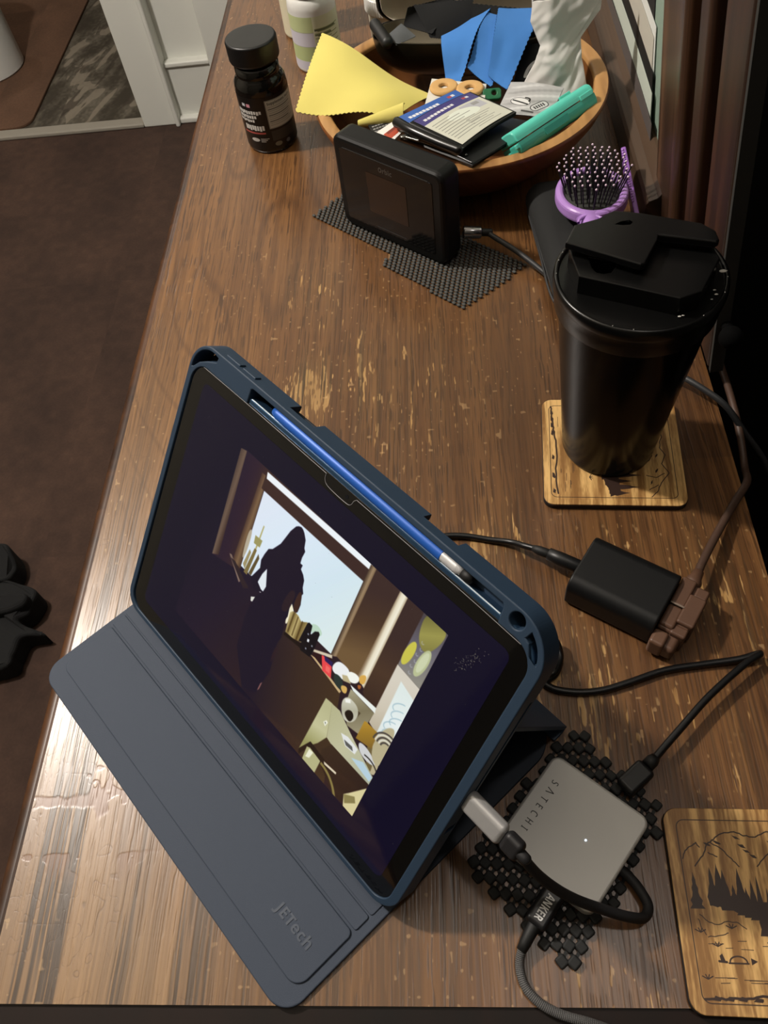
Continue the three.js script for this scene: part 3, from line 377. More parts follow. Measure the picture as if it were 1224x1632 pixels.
// ------------------------------------------------------------------ things at the front: power brick, plug, hub, cables, mats, coasters
const blackPlastic = mat(0x131415, 0.42), blackRubber = mat(0x0f1010, 0.6), cordBlack = mat(0x0d0d0e, 0.38);
{ const H = 0.025, t = thing('power_brick', 'matte black rectangular charger lying beside the brown plug', 'charger', [0.0984, 0, -0.2445], dirTurn(0.834, 0.5526));
  const s = rr(-0.0215, 0, 0.0215, H, [0.005, 0.005, 0.0085, 0.0085]); const g = extrude(s, 0.056, 0.0012, 12); g.rotateY(Math.PI / 2); g.translate(-0.028, 0, 0); mesh('body', g, mat(0x0d0e0f, 0.5, 0, { specularIntensity: 0.7 }), t);
  mesh('port', box(0.001, 0.0035, 0.010, -0.0281, 0.0125, 0, 0.0004), mat(0x050505, 0.6), t); }
{ const t = thing('cord_plug', 'brown blocky extension plug pushed onto the end of the charger', 'plug', [0.0984, 0, -0.2445], dirTurn(0.834, 0.5526));
  const m = mat(0x5a4031, 0.45), X = 0.0284;
  const b = (x0, x1, y0, y1, z0, z1, r = 0.0015) => box((x1 - x0) * mm, (y1 - y0) * mm, (z1 - z0) * mm, X + (x0 + x1) / 2 * mm, (y0 + y1) / 2 * mm, (z0 + z1) / 2 * mm, r);
  mesh('plug_body', [b(0, 17, 3, 18, -21, 16, 0.002), b(0, 9, 3, 20.5, -22, -1.5), b(0, 9.2, 3, 20.2, -1, 14.5, 0.002), b(8, 18.5, 3, 20.8, -12.5, 9), b(10, 18, 3, 19.2, -20, -12), b(7.5, 17, 3, 18.6, 9.5, 16.5), b(6, 15, 3, 15, 14, 26, 0.003)], m, t);
  mesh('outlet_cover', [b(-0.5, 8.6, 3, 17.6, 16.5, 27, 0.002)], mat(0x634838, 0.4), t);
  mesh('pale_ridge', b(0.4, 9, 20, 21.1, -1.9, -0.8, 0.0003), mat(0x7d6f62, 0.5), t);  // paler ridge across the plug body
  { const g = lathe([[0, 0], [0.0052, 0], [0.0052, 0.006], [0.0038, 0.009], [0.0032, 0.014], [0, 0.014]], 16); g.rotateX(-Math.PI / 2); g.translate(X + 0.0062, 0.013, -0.0195); mesh('strain_relief', g, m, t); }
  const l = t.worldToLocal.bind(t); t.updateMatrixWorld(); const w = (p) => l(V3(p)).toArray();
  mesh('brown_cord', tube([[X + 0.0062, 0.0128, -0.031], ...[[0.1474, 0.0125, -0.2568], [0.1583, 0.010, -0.2743], [0.1712, 0.007, -0.2938], [0.1835, 0.0042, -0.3115], [0.1945, 0.001, -0.327], [0.203, -0.0155, -0.352], [0.204, -0.0090, -0.3771], [0.204, -0.0055, -0.404], [0.205, -0.008, -0.434], [0.205, -0.012, -0.458], [0.206, -0.06, -0.475], [0.208, -0.3, -0.48], [0.215, -0.62, -0.47]].map(w)], 0.0027, 120, 10), mat(0x4b372c, 0.5), t);
}
{ // charger cord: from the charger, behind the tablet, out again, looping to the hub
  const t = thing('charger_cord', 'glossy black cord running from the charger behind the tablet to the silver hub', 'cord');
  const seg = (a, b, r0, r1, name, m) => { const A = V3(a), B = V3(b), L = A.distanceTo(B); const g = lathe([[0, 0], [r0, 0.0003], [r0, L * 0.62], [r1, L], [0, L]], 20); g.applyQuaternion(new THREE.Quaternion().setFromUnitVectors(new THREE.Vector3(0, 1, 0), B.clone().sub(A).normalize())); g.translate(A.x, A.y, A.z); return mesh(name, g, m, t); };
  seg([0.0745, 0.0125, -0.2603], [0.0565, 0.0122, -0.2712], 0.0046, 0.0042, 'connector', blackPlastic); seg([0.0575, 0.0122, -0.2706], [0.0470, 0.011, -0.2768], 0.0031, 0.0022, 'strain_relief', blackRubber);
  mesh('cord', tube([[0.0485, 0.0112, -0.276], [0.0420, 0.009, -0.2800], [0.0340, 0.0045, -0.2860], [0.0201, 0.0024, -0.2901], [0.0037, 0.0024, -0.2939], [-0.0100, 0.0024, -0.2945], [-0.035, 0.0024, -0.288], [-0.045, 0.0024, -0.268], [-0.025, 0.0024, -0.2500], [0.01, 0.0026, -0.2420], [0.038, 0.004, -0.228], [0.0535, 0.011, -0.2085], [0.0562, 0.010, -0.2010], [0.0520, 0.005, -0.1935], [0.044, 0.0055, -0.1930], [0.038, 0.007, -0.203], [0.042, 0.0075, -0.215], [0.0535, 0.0095, -0.2135], [0.0568, 0.0062, -0.2035], [0.0530, 0.0024, -0.1935], [0.0462, 0.0024, -0.1888], [0.0503, 0.0024, -0.1850], [0.0645, 0.0024, -0.1820], [0.0790, 0.0024, -0.1828], [0.0939, 0.0024, -0.1868], [0.1166, 0.0024, -0.1939], [0.1424, 0.0026, -0.1973], [0.1604, 0.004, -0.1990], [0.1705, 0.0055, -0.2012], [0.1712, 0.0075, -0.2005], [0.1615, 0.009, -0.1944], [0.1363, 0.0095, -0.1747], [0.1172, 0.0095, -0.1566], [0.1042, 0.0095, -0.1440], [0.0995, 0.0093, -0.1392]], 0.0021, 320, 10), cordBlack, t);
  seg([0.0955, 0.0091, -0.1362], [0.1010, 0.0093, -0.1408], 0.0036, 0.0027, 'strain_relief', blackRubber);
  { const a = [0.0905, -0.1320], g = box(0.0185, 0.0065, 0.0115, 0, 0, 0, 0.0025, 3); g.rotateY(dirTurn(0.0118, -0.0095)); g.translate(a[0] - 0.002, 0.009, a[1] + 0.002); mesh('connector', g, blackPlastic, t); }
}
{ const t = thing('usb_hub', 'square silver hub lying on a black rubber mat', 'hub', [0.0516, 0.0038, -0.1024], dirTurn(0.779, 0.626));
  const s = rr(-0.029, -0.029, 0.029, 0.029, 0.0055); const g = extrude(s, 0.0096, 0.0014, 10); g.rotateX(-Math.PI / 2); mesh('body', g, mat(0xc0bfbb, 0.42, 0.25), t);
  mesh('white_dot', new THREE.CylinderGeometry(0.0005, 0.0005, 0.0004, 16).translate(0.0077, 0.0097, 0.0001), mat(0xffffff, 0.5, 0, { emissive: 0xcfe6ff, emissiveIntensity: 3 }), t);  // small white dot with its own glow
  // S A T E C H I: reading direction is local +z, tops towards local +x
  const gl = []; let x = 0; for (const ch of 'SATECHI') { let q; if (ch === 'A') q = merge([box(0.00055, 0.0046, 0.0003, 0, 0, 0).rotateZ(-0.36).translate(0.0009, 0.0022, 0), box(0.00055, 0.0046, 0.0003, 0, 0, 0).rotateZ(0.36).translate(0.00255, 0.0022, 0)]); else q = text(ch, 0.0038, 0.0003, fontRegular); q.computeBoundingBox(); const w = q.boundingBox.max.x - q.boundingBox.min.x; q.translate(x - q.boundingBox.min.x, 0, 0); x += w + 0.0036; gl.push(q); }
  const tg = merge(gl); tg.scale(0.0335 / x, 1, 1); tg.rotateX(-Math.PI / 2); tg.rotateY(-Math.PI / 2); tg.translate(-0.0222, 0.00962, -0.0158); const lm = mesh('lettering', tg, mat(0x3a3a3a, 0.5), t); lm.userData.label = 'dark brand lettering';
}
{ const t = thing('usb_cable', 'black braided cable with a silver plug in the tablet, curling over the hub', 'cable');
  const u = new THREE.Vector3(0.6774, 0, 0.7356), P0 = V3(-0.2023, 0.021, -0.2455).addScaledVector(u, 0.2405).add(V3(0.43191, 0.80948, -0.39773).multiplyScalar(0.0785)).add(V3(-0.59546, 0.58715, 0.54834).multiplyScalar(-0.0045));
  const M = new THREE.Matrix4().makeBasis(u, V3(0.43191, 0.80948, -0.39773), V3(-0.59546, 0.58715, 0.54834)).setPosition(P0);
  const pl = box(0.0235, 0.0118, 0.0066, 0.0125, 0, 0, 0.0028, 4); pl.applyMatrix4(M); mesh('metal_plug', pl, mat(0xb4b4b4, 0.32, 0.35), t);
  const rl = box(0.010, 0.0108, 0.0062, 0.0292, 0, 0, 0.0025, 4); rl.applyMatrix4(M); mesh('strain_relief', rl, mat(0x202022, 0.5), t);
  const at = (a) => { const p = P0.clone().addScaledVector(u, a); return p.toArray(); };
  const braid = dataTex(64, 64, (x, y) => { const k = ((x + y) % 16 < 8) !== ((x - y + 64) % 16 < 8); const v = k ? 30 : 12; return [v, v, v + 2]; }); braid.repeat.set(90, 4);
  mesh('cord', capped([at(0.032), at(0.037), [0.0190, 0.0720, -0.0815], [0.0265, 0.0580, -0.0752], [0.0355, 0.0450, -0.0705], [0.0460, 0.0340, -0.0668], [0.0596, 0.0250, -0.0636], [0.0741, 0.0160, -0.0612], [0.0820, 0.0095, -0.0622], [0.0850, 0.0070, -0.0672], [0.0828, 0.0062, -0.0740], [0.0785, 0.0062, -0.0805], [0.0735, 0.007, -0.0850]], 0.0026, 140, 12), mat(0xffffff, 0.65, 0, { map: braid, bumpMap: braid, bumpScale: 0.0003 }), t);
}
{ const t = thing('charging_cable', 'grey and black braided cable with a black plug at the corner of the hub', 'cable');
  const d = [-0.617, 0.787]; const c0 = [0.0345, -0.0672];
  const g = box(0.0225, 0.0062, 0.0118, 0, 0, 0, 0.0026, 4); g.rotateY(dirTurn(...d)); g.translate(c0[0], 0.0098, c0[1]); mesh('connector', g, mat(0x161618, 0.38), t);
  { const tg = text('ANKER', 0.0042, 0.0003, fontBold); tg.computeBoundingBox(); tg.scale(0.0138 / tg.boundingBox.max.x, 1, 1); tg.translate(-0.0055, -0.0021, 0); tg.rotateX(-Math.PI / 2); tg.rotateY(dirTurn(...d)); tg.translate(c0[0], 0.0129, c0[1]); const lm = mesh('lettering', tg, mat(0xe8e8e8, 0.5), t); lm.userData.label = 'white brand lettering'; }
  { const A = V3(c0[0] + d[0] * 0.0105, 0.0096, c0[1] + d[1] * 0.0105), B = V3(0.0208, 0.0055, -0.0480), L = A.distanceTo(B); const q = lathe([[0, 0], [0.0034, 0], [0.0030, L * 0.7], [0.0026, L], [0, L]], 18); q.applyQuaternion(new THREE.Quaternion().setFromUnitVectors(V3(0, 1, 0), B.clone().sub(A).normalize())); q.translate(A.x, A.y, A.z); mesh('strain_relief', q, blackRubber, t); }
  const br = dataTex(64, 64, (x, y) => { const k = ((x + y) % 16 < 7) !== ((x - y + 64) % 16 < 7); const v = k ? 16 : 125; return [v, v, v]; }); br.repeat.set(110, 4);
  mesh('cord', tube([[0.0215, 0.0062, -0.0490], [0.0195, 0.0035, -0.0426], [0.0212, 0.0028, -0.0333], [0.0275, 0.0028, -0.0262], [0.0377, 0.0024, -0.0212], [0.0509, 0.0010, -0.0180], [0.0693, -0.008, -0.0120], [0.085, -0.04, 0.000], [0.09, -0.2, 0.02], [0.09, -0.7, 0.03]], 0.0023, 200, 12), mat(0xffffff, 0.5, 0, { map: br, bumpMap: br, bumpScale: 0.0003 }), t);
}
const inPoly = (x, z, P) => { let c = false; for (let i = 0, j = P.length - 1; i < P.length; j = i++) if ((P[i][1] > z) !== (P[j][1] > z) && x < ((P[j][0] - P[i][0]) * (z - P[i][1])) / (P[j][1] - P[i][1]) + P[i][0]) c = !c; return c; };
{ // near mat: chunky rubber beads joined by a thin web
  const t = thing('rubber_mat', 'chunky black rubber grip mat under the silver hub', 'mat', [0.05, 0, -0.1]);
  const P = [[0.0555, -0.1575], [0.0640, -0.1580], [0.1030, -0.1160], [0.0985, -0.1060], [0.0590, -0.0560], [0.0435, -0.0395], [0.0345, -0.0470], [-0.0065, -0.0888], [-0.002, -0.0970]];
  const m = mat(0x1f2020, 0.75); const bg = box(0.0056, 0.0034, 0.0056, 0, 0, 0, 0.0013, 1); bg.rotateY(0.72); const web = [], rn = rng(4);
  const bg2 = box(0.0054, 0.0034, 0.0059, 0, 0, 0, 0.0013, 1); bg2.rotateY(0.66);
  const A = [0.0060, 0.0005], B = [-0.0042, 0.0068];
  for (let i = -30; i < 40; i++) for (let j = -20; j < 25; j++) { const x = 0.05 + A[0] * i + B[0] * j, z = -0.1 + A[1] * i + B[1] * j; if (!inPoly(x, z, P)) continue;
    const b = new THREE.Mesh((i + j) % 2 ? bg : bg2, m); b.name = 'bead'; b.position.set(x - 0.05, 0.0017, z + 0.1); b.rotation.y = (rn() - 0.5) * 0.3; b.scale.setScalar(0.92 + rn() * 0.14); b.castShadow = b.receiveShadow = true; t.add(b);
    for (const q of [A, B, [A[0] + B[0], A[1] + B[1]]]) if (inPoly(x + q[0], z + q[1], P)) { const L = Math.hypot(...q), g = box(L, 0.0011, 0.0016, 0, 0, 0); g.rotateY(dirTurn(q[0], q[1])); g.translate(x - 0.05 + q[0] / 2, 0.0009, z + 0.1 + q[1] / 2); web.push(g); } }
  mesh('web', web, m, t);
}
{ // far mat: fine knit of rubber beads
  const t = thing('rubber_mat', 'grey finely knitted rubber grip mat under the upright router', 'mat', [-0.02, 0, -0.6]);
  const P = [[-0.1228, -0.6569], [-0.0495, -0.5953], [-0.0549, -0.5789], [0.0135, -0.5157], [0.0690, -0.5647], [-0.0860, -0.6990]];
  const m = mat(0x4c4c49, 0.8), beads = [], web = []; const bg = new THREE.IcosahedronGeometry(0.00195, 1).toNonIndexed(); bg.scale(1.0, 0.6, 0.78); bg.rotateY(dirTurn(0.75, 0.66));
  const A = [0.0037, 0.0032], B = [-0.0006, 0.0036];
  for (let i = -60; i < 60; i++) for (let j = -60; j < 60; j++) { const x = -0.02 + A[0] * i + B[0] * j, z = -0.6 + A[1] * i + B[1] * j; if (!inPoly(x, z, P)) continue; beads.push(bg.clone().translate(x + 0.02, 0.0014, z + 0.6)); for (const q of [A, B]) if (inPoly(x + q[0], z + q[1], P)) { const g = box(Math.hypot(...q), 0.0008, 0.0009, 0, 0, 0); g.rotateY(dirTurn(...q)); g.translate(x + 0.02 + q[0] / 2, 0.0008, z + 0.6 + q[1] / 2); web.push(g); } }
  const bm = mesh('beads', beads, m, t); bm.userData.kind = 'stuff'; mesh('web', web, mat(0x2a2a29, 0.8), t);
}
// coasters: wooden square with burnt drawing
function coasterTex(seed, turned) {
  const N = 900, dk = '#34231c';
  const wood = dataTex(300, 300, (x, y) => { const u = x / 300, v = y / 300; const uu = u + 0.05 * noise(u * 3, v * 1.3, seed) + 0.008 * noise(u * 30, v * 14, seed + 6); const f = 0.55 * noise(uu * 26, v * 1.5, seed + 1) + 0.3 * noise(uu * 80, v * 4, seed + 2) + 0.15 * noise(u * 200, v * 30, seed + 3); return mix([140, 100, 54], [226, 184, 118], smooth(0.25, 0.78, f)); });
  const img = wood.image.data;
  return canvas(N, N, (g) => {
    for (let y = 0; y < 300; y++) for (let x = 0; x < 300; x++) { const o = (y * 300 + x) * 4; g.fillStyle = `rgb(${img[o]},${img[o + 1]},${img[o + 2]})`; g.fillRect(x * 3, y * 3, 3, 3); }
    g.translate(N / 2, N / 2); if (turned) g.rotate(Math.PI / 2); const k = N / 94.5; g.scale(k, k); // millimetres, y towards the front
    g.strokeStyle = dk; g.lineCap = g.lineJoin = 'round'; g.lineWidth = 0.45; g.beginPath(); g.roundRect(-41, -41, 82, 83, 4); g.stroke();
    const ln = (pts, w = 0.55) => { g.lineWidth = w; g.beginPath(); pts.forEach((p, i) => (i ? g.lineTo(p[0], p[1]) : g.moveTo(p[0], p[1]))); g.stroke(); };
    const rn = rng(seed + 77), jig = (pts, a = 0.5, n = 4) => { const o = []; for (let i = 0; i + 1 < pts.length; i++) for (let q = 0; q < n; q++) o.push([pts[i][0] + (pts[i + 1][0] - pts[i][0]) * q / n + (rn() - 0.5) * a, pts[i][1] + (pts[i + 1][1] - pts[i][1]) * q / n + (rn() - 0.5) * a]); o.push(pts[pts.length - 1]); return o; };
    const fl = (pts) => { g.fillStyle = dk; g.beginPath(); pts.forEach((p, i) => (i ? g.lineTo(p[0], p[1]) : g.moveTo(p[0], p[1]))); g.closePath(); g.fill(); };
    // mountains
    ln(jig([[-40.2, -22], [-38.5, -25.5], [-35, -28], [-32.5, -29.5], [-31, -27.5]])); ln(jig([[-34.5, -18.5], [-30, -23.5], [-27, -29], [-23.4, -31.4], [-19, -34.4], [-12, -35.4], [-8, -33.5], [-2, -33], [4, -36], [12, -33], [20, -37], [28, -31], [36, -28], [40, -24]]), 0.6);
    ln(jig([[-25, -29.5], [-20, -27], [-16, -22], [-13, -18.5]])); ln(jig([[-27, -25], [-23, -23]])); ln(jig([[-4, -19], [0, -23], [5, -27], [10, -24], [14, -18]])); ln(jig([[20, -34], [24, -28], [22, -22]])); ln(jig([[30, -29], [34, -23]]));
    for (const [x, y] of [[-14, -33.5], [-12, -29.5], [-10, -27], [-7, -24.5], [-29, -30], [3, -31], [16, -30], [26, -26], [-24, -31]]) fl(jig([[x, y], [x + 2.6, y + 0.6], [x + 4, y + 2], [x + 1.6, y + 1.6]], 0.5, 2));
    // tree silhouettes
    const tree = (x, y, b, w) => { const L = [], R2 = []; const n = 9; for (let i = 0; i <= n; i++) { const q = i / n, yy = y + (b - y) * q, ww = w * q * (0.75 + 0.5 * rn()); L.push([x - ww, yy]); R2.unshift([x + ww, yy]); } fl([...L, ...R2]); };
    for (const q of [[-36.5, -15.5, 1.5, 3.2], [-28, -18, 0, 3.2], [-24.5, -20, 0, 3.4], [-22, -17, 2, 3.6], [-18, -10, 2, 3], [-14.6, -18, 4, 3.2], [-12, -9, 5, 3], [-9, -13, 6, 2.6], [-6, -14.4, 13, 3], [-2, -9, 14, 3.2], [2, -15, 14, 3.4], [7, -8, 14, 3.4], [12, -18, 12, 3.4], [17, -10, 10, 3.2], [22, -19, 8, 3.6], [27, -12, 6, 3.2], [32, -17, 4, 3.4], [37, -10, 3, 3]]) tree(...q);
    fl(jig([[-29, -6], [-5, -2], [38, -4], [38, 3], [20, 8], [4, 14], [-6, 13], [-8.5, 5], [-20, 2], [-29, 0]], 1.2, 5));
    // lake shore, grass, canoe, ripples
    ln(jig([[-36, 4], [-33, 7], [-29, 8.6], [-24, 7], [-19, 7], [-15, 10]]), 0.4); ln(jig([[-34, 14], [-27, 13.2], [-24, 12]]), 0.4); ln(jig([[-37, 6], [-36, 10], [-34.5, 13]]), 0.4);
    for (const [x, y] of [[-37, 12], [-22, 10], [-30, 18], [-4, 17], [-37, 32], [10, 20], [24, 16]]) for (const a of [-1, -0.35, 0.35, 1]) ln([[x, y], [x + a * 2.4, y - 2.2 + Math.abs(a)]], 0.5);
    for (let i = 0; i < 26; i++) { const x = -39 + rn() * 70, y = 15 + rn() * 24; ln([[x, y], [x + 3 + rn() * 6, y + (rn() - 0.5) * 0.4]], 0.3); }
    g.lineWidth = 0.7; g.beginPath(); g.ellipse(-21.5, 24.6, 4, 2.6, 0, Math.PI, 0); g.stroke(); ln([[-30.5, 24.3], [-27, 24.6]], 1); ln([[-26, 25], [-17, 25]], 0.7); fl([[-15.6, 22.6], [-12.6, 24], [-15.6, 25.6]]); fl([[-30, 22], [-28.6, 21], [-27.6, 24], [-29.6, 24.4]]);
    ln(jig([[-40, 40.6], [-34, 40.2], [-28, 39.8], [-22, 39.4], [-16, 38.8], [-8, 38], [6, 37.6], [22, 38.6], [38, 37.4]], 0.8, 3), 1.1); for (const x of [-37, -31, -25, -18, 4, 20, 33]) fl(jig([[x, 40.6], [x + 2, 39], [x + 5, 39.4], [x + 4, 41]], 0.7, 2));
  });
}
function coaster(label, x, z, a, tex) {
  const t = thing('wooden_coaster', label, 'coaster', [x, 0, z], a, 'engraved wooden coasters');
  const S = 0.0945, m = mat(0xffffff, 0.42, 0, { map: tex }), burnt = mat(0x1d130e, 0.7);
  const s = rr(-S / 2, -S / 2, S / 2, S / 2, 0.0075); const g = extrude(s, 0.0040, 0.0004, 10); g.rotateX(-Math.PI / 2); mesh('burnt_edge', g, burnt, t);
  const s2 = rr(-S / 2 + 0.0003, -S / 2 + 0.0003, S / 2 - 0.0003, S / 2 - 0.0003, 0.0073); const g2 = extrude(s2, 0.0012, 0.0003, 10); g2.rotateX(-Math.PI / 2); g2.translate(0, 0.0038, 0); uvScale(g2, (x, y, z) => [x / S + 0.5, 0.5 - z / S]); mesh('engraved_top', g2, m, t);
  return t;
}
coaster('engraved wooden coaster carrying the black lidded cup', 0.109, -0.3581, -0.0764, coasterTex(101, true));
coaster('engraved wooden coaster with a lake and forest scene at the front edge, nothing on it', 0.1459, -0.0669, -0.0304, coasterTex(102, false));

// ------------------------------------------------------------------ cup
{ const t = thing('travel_cup', 'glossy black tapered travel cup with a moulded lid standing on a coaster', 'cup', [0.1075, 0.005, -0.3655]);
  const gl = mat(0x060606, 0.2, 0, { specularIntensity: 0.35 }), lm = mat(0x090909, 0.28, 0, { specularIntensity: 0.9 });
  mesh('cup_body', lathe([[0, 0], [0.0295, 0], [0.0312, 0.0012], [0.0318, 0.003], [0.0325, 0.012], [0.0435, 0.128], [0.0438, 0.134], [0.0425, 0.135], [0.031, 0.008], [0, 0.006]], 96), gl, t);
  mesh('lid', lathe([[0, 0.134], [0.0445, 0.134], [0.0452, 0.1285], [0.0460, 0.1285], [0.0466, 0.136], [0.0466, 0.140], [0.0474, 0.141], [0.0478, 0.1445], [0.0474, 0.1475], [0.0462, 0.1485], [0.0452, 0.1482], [0.0445, 0.1472], [0.0445, 0.1462], [0, 0.1462]], 96), lm, t);
  const o = (p) => [p[0] - 0.1075, -(p[1] + 0.3655)];
  const plat = poly([[0.0690, -0.3780], [0.0716, -0.3548], [0.1208, -0.3318], [0.1328, -0.3362], [0.1470, -0.3610], [0.1450, -0.3780], [0.1000, -0.3960], [0.0780, -0.3900]].map(o));
  const notch = new THREE.Path(); [[0.0785, -0.3700], [0.0795, -0.3610], [0.0812, -0.3572], [0.0850, -0.3555], [0.0890, -0.3562], [0.0915, -0.3600], [0.0940, -0.3640]].map(o).forEach((p, i) => (i ? notch.lineTo(...p) : notch.moveTo(...p))); notch.closePath(); plat.holes.push(notch);
  const pg = extrude(plat, 0.0125, 0.0006, 4); pg.rotateX(-Math.PI / 2); pg.translate(0, 0.1455, 0); mesh('raised_platform', pg, lm, t);
  const flap = poly([[0.0660, -0.3738], [0.0725, -0.3885], [0.0858, -0.3925], [0.0954, -0.3985], [0.1097, -0.3945], [0.1400, -0.3815], [0.1458, -0.3740], [0.1462, -0.3665], [0.1442, -0.3650], [0.1158, -0.3742], [0.1145, -0.3700], [0.1050, -0.3520], [0.1025, -0.3512]].map(o));
  const slot = new THREE.Path(); [[0.0927, -0.3858], [0.0975, -0.3890], [0.1030, -0.3898], [0.1052, -0.3868], [0.1030, -0.3838], [0.0980, -0.3838]].map(o).forEach((p, i) => (i ? slot.lineTo(...p) : slot.moveTo(...p))); slot.closePath(); flap.holes.push(slot);
  const fg = extrude(flap, 0.0045, 0.0009, 4); fg.rotateX(-Math.PI / 2); fg.translate(0, 0.1615, 0); mesh('flip_flap', fg, lm, t);
  mesh('flap_support', extrude(poly([[0.0830, -0.3850], [0.1380, -0.3800], [0.1440, -0.3680], [0.1175, -0.3760], [0.1130, -0.3700], [0.1010, -0.3560], [0.0960, -0.3580]].map(o)), 0.005, 0.0004).rotateX(-Math.PI / 2).translate(0, 0.1575, 0), lm, t);
  const rn = rng(12), sp = []; for (const [x, y, z, s] of [[0.1506, 0.1502, -0.3608, 2.2], [0.1439, 0.1482, -0.3485, 0.9], [0.1441, 0.1482, -0.3450, 1.1], [0.1410, 0.1482, -0.3414, 0.7], [0.122, 0.1482, -0.3300, 1], [0.124, 0.1482, -0.3306, 0.8]]) sp.push(new THREE.IcosahedronGeometry(0.0007 * s, 1).scale(1.4, 0.35, 0.8).translate(x - 0.1075, y - 0.001, z + 0.3655));
  for (let i = 0; i < 16; i++) { const a = rn() * 6.28; sp.push(new THREE.IcosahedronGeometry(0.0003, 0).translate(Math.cos(a) * 0.0458, 0.1486, Math.sin(a) * 0.0458)); }
  const m = mesh('dried_specks', sp, mat(0xc9c7bf, 0.8), t); m.userData.kind = 'stuff';
}

// ------------------------------------------------------------------ router standing on the far mat, its cable
{ const W = 0.119, H = 0.087, D = 0.023, t = thing('mobile_router', 'black mobile router standing upright on the grey rubber mat', 'router', [-0.0378, 0.0022, -0.6150], dirTurn(0.77, 0.638));
  const s = rr(-W / 2, 0, W / 2, H, 0.009); const g = extrude(s, D, 0.004, 10); g.translate(0, 0, -D / 2); mesh('body', g, mat(0x0a0a0a, 0.45, 0, { specularIntensity: 0.6 }), t);
  const f = rr(-W / 2 + 0.008, 0.009, W / 2 - 0.011, H - 0.010, 0.002); const fg = extrude(f, 0.001, 0.0003, 4); fg.translate(0, 0, D / 2 - 0.0006); mesh('front_panel', fg, mat(0x070606, 0.12), t);
  const d = rr(-0.023, 0.026, 0.0205, 0.064, 0.0004); const dg = extrude(d, 0.0004, 0, 4); dg.translate(0, 0, D / 2 + 0.0003); mesh('display', dg, mat(0x2a1a10, 0.18), t);
  const lg = text('Orbic', 0.0042, 0.0002, fontBold); lg.translate(-0.0085, 0.0685, D / 2 + 0.0004); mesh('lettering', lg, mat(0x4a4540, 0.4), t);
  const sm = mat(0x4a4a4a, 0.25, 0.6); mesh('bright_seam', box(0.092, 0.0007, 0.0005, -0.0015, H - 0.0095, D / 2 + 0.0002), sm, t); mesh('bright_seam', box(0.033, 0.0006, 0.0005, 0.0, 0.0125, D / 2 + 0.0005), sm, t);
}
{ const t = thing('router_cord', 'dark grey cord plugged into the side of the mobile router, passing behind the cup', 'cord');
  const A = V3(0.0165, 0.0205, -0.5905), B = V3(0.0372, 0.0165, -0.5930), ax = B.clone().sub(A).normalize(), L = A.distanceTo(B);
  const pr = (r0, r1, a, b) => { const q = lathe([[0, a], [r0, a], [r0, b - 0.001], [r1, b], [0, b]], 18); q.applyQuaternion(new THREE.Quaternion().setFromUnitVectors(V3(0, 1, 0), ax)); q.translate(A.x, A.y, A.z); return q; };
  mesh('metal_connector', pr(0.0052, 0.0048, 0, L * 0.72), mat(0x9a9a9c, 0.2, 0.95), t); mesh('strain_relief', pr(0.0033, 0.0026, L * 0.7, L + 0.004), blackRubber, t);
  mesh('cord', tube([B.toArray(), [0.0420, 0.0150, -0.5885], [0.0587, 0.0120, -0.5729], [0.0779, 0.008, -0.5513], [0.0938, 0.0050, -0.5290], [0.112, 0.0035, -0.500], [0.135, 0.003, -0.465], [0.155, 0.006, -0.432], [0.1675, 0.0115, -0.4165], [0.1792, 0.0115, -0.4040], [0.1926, 0.007, -0.3919], [0.208, -0.011, -0.3810], [0.230, -0.0412, -0.368], [0.245, -0.1, -0.35], [0.25, -0.4, -0.33]], 0.0023, 160, 10), mat(0x2b2c2d, 0.5), t);
}
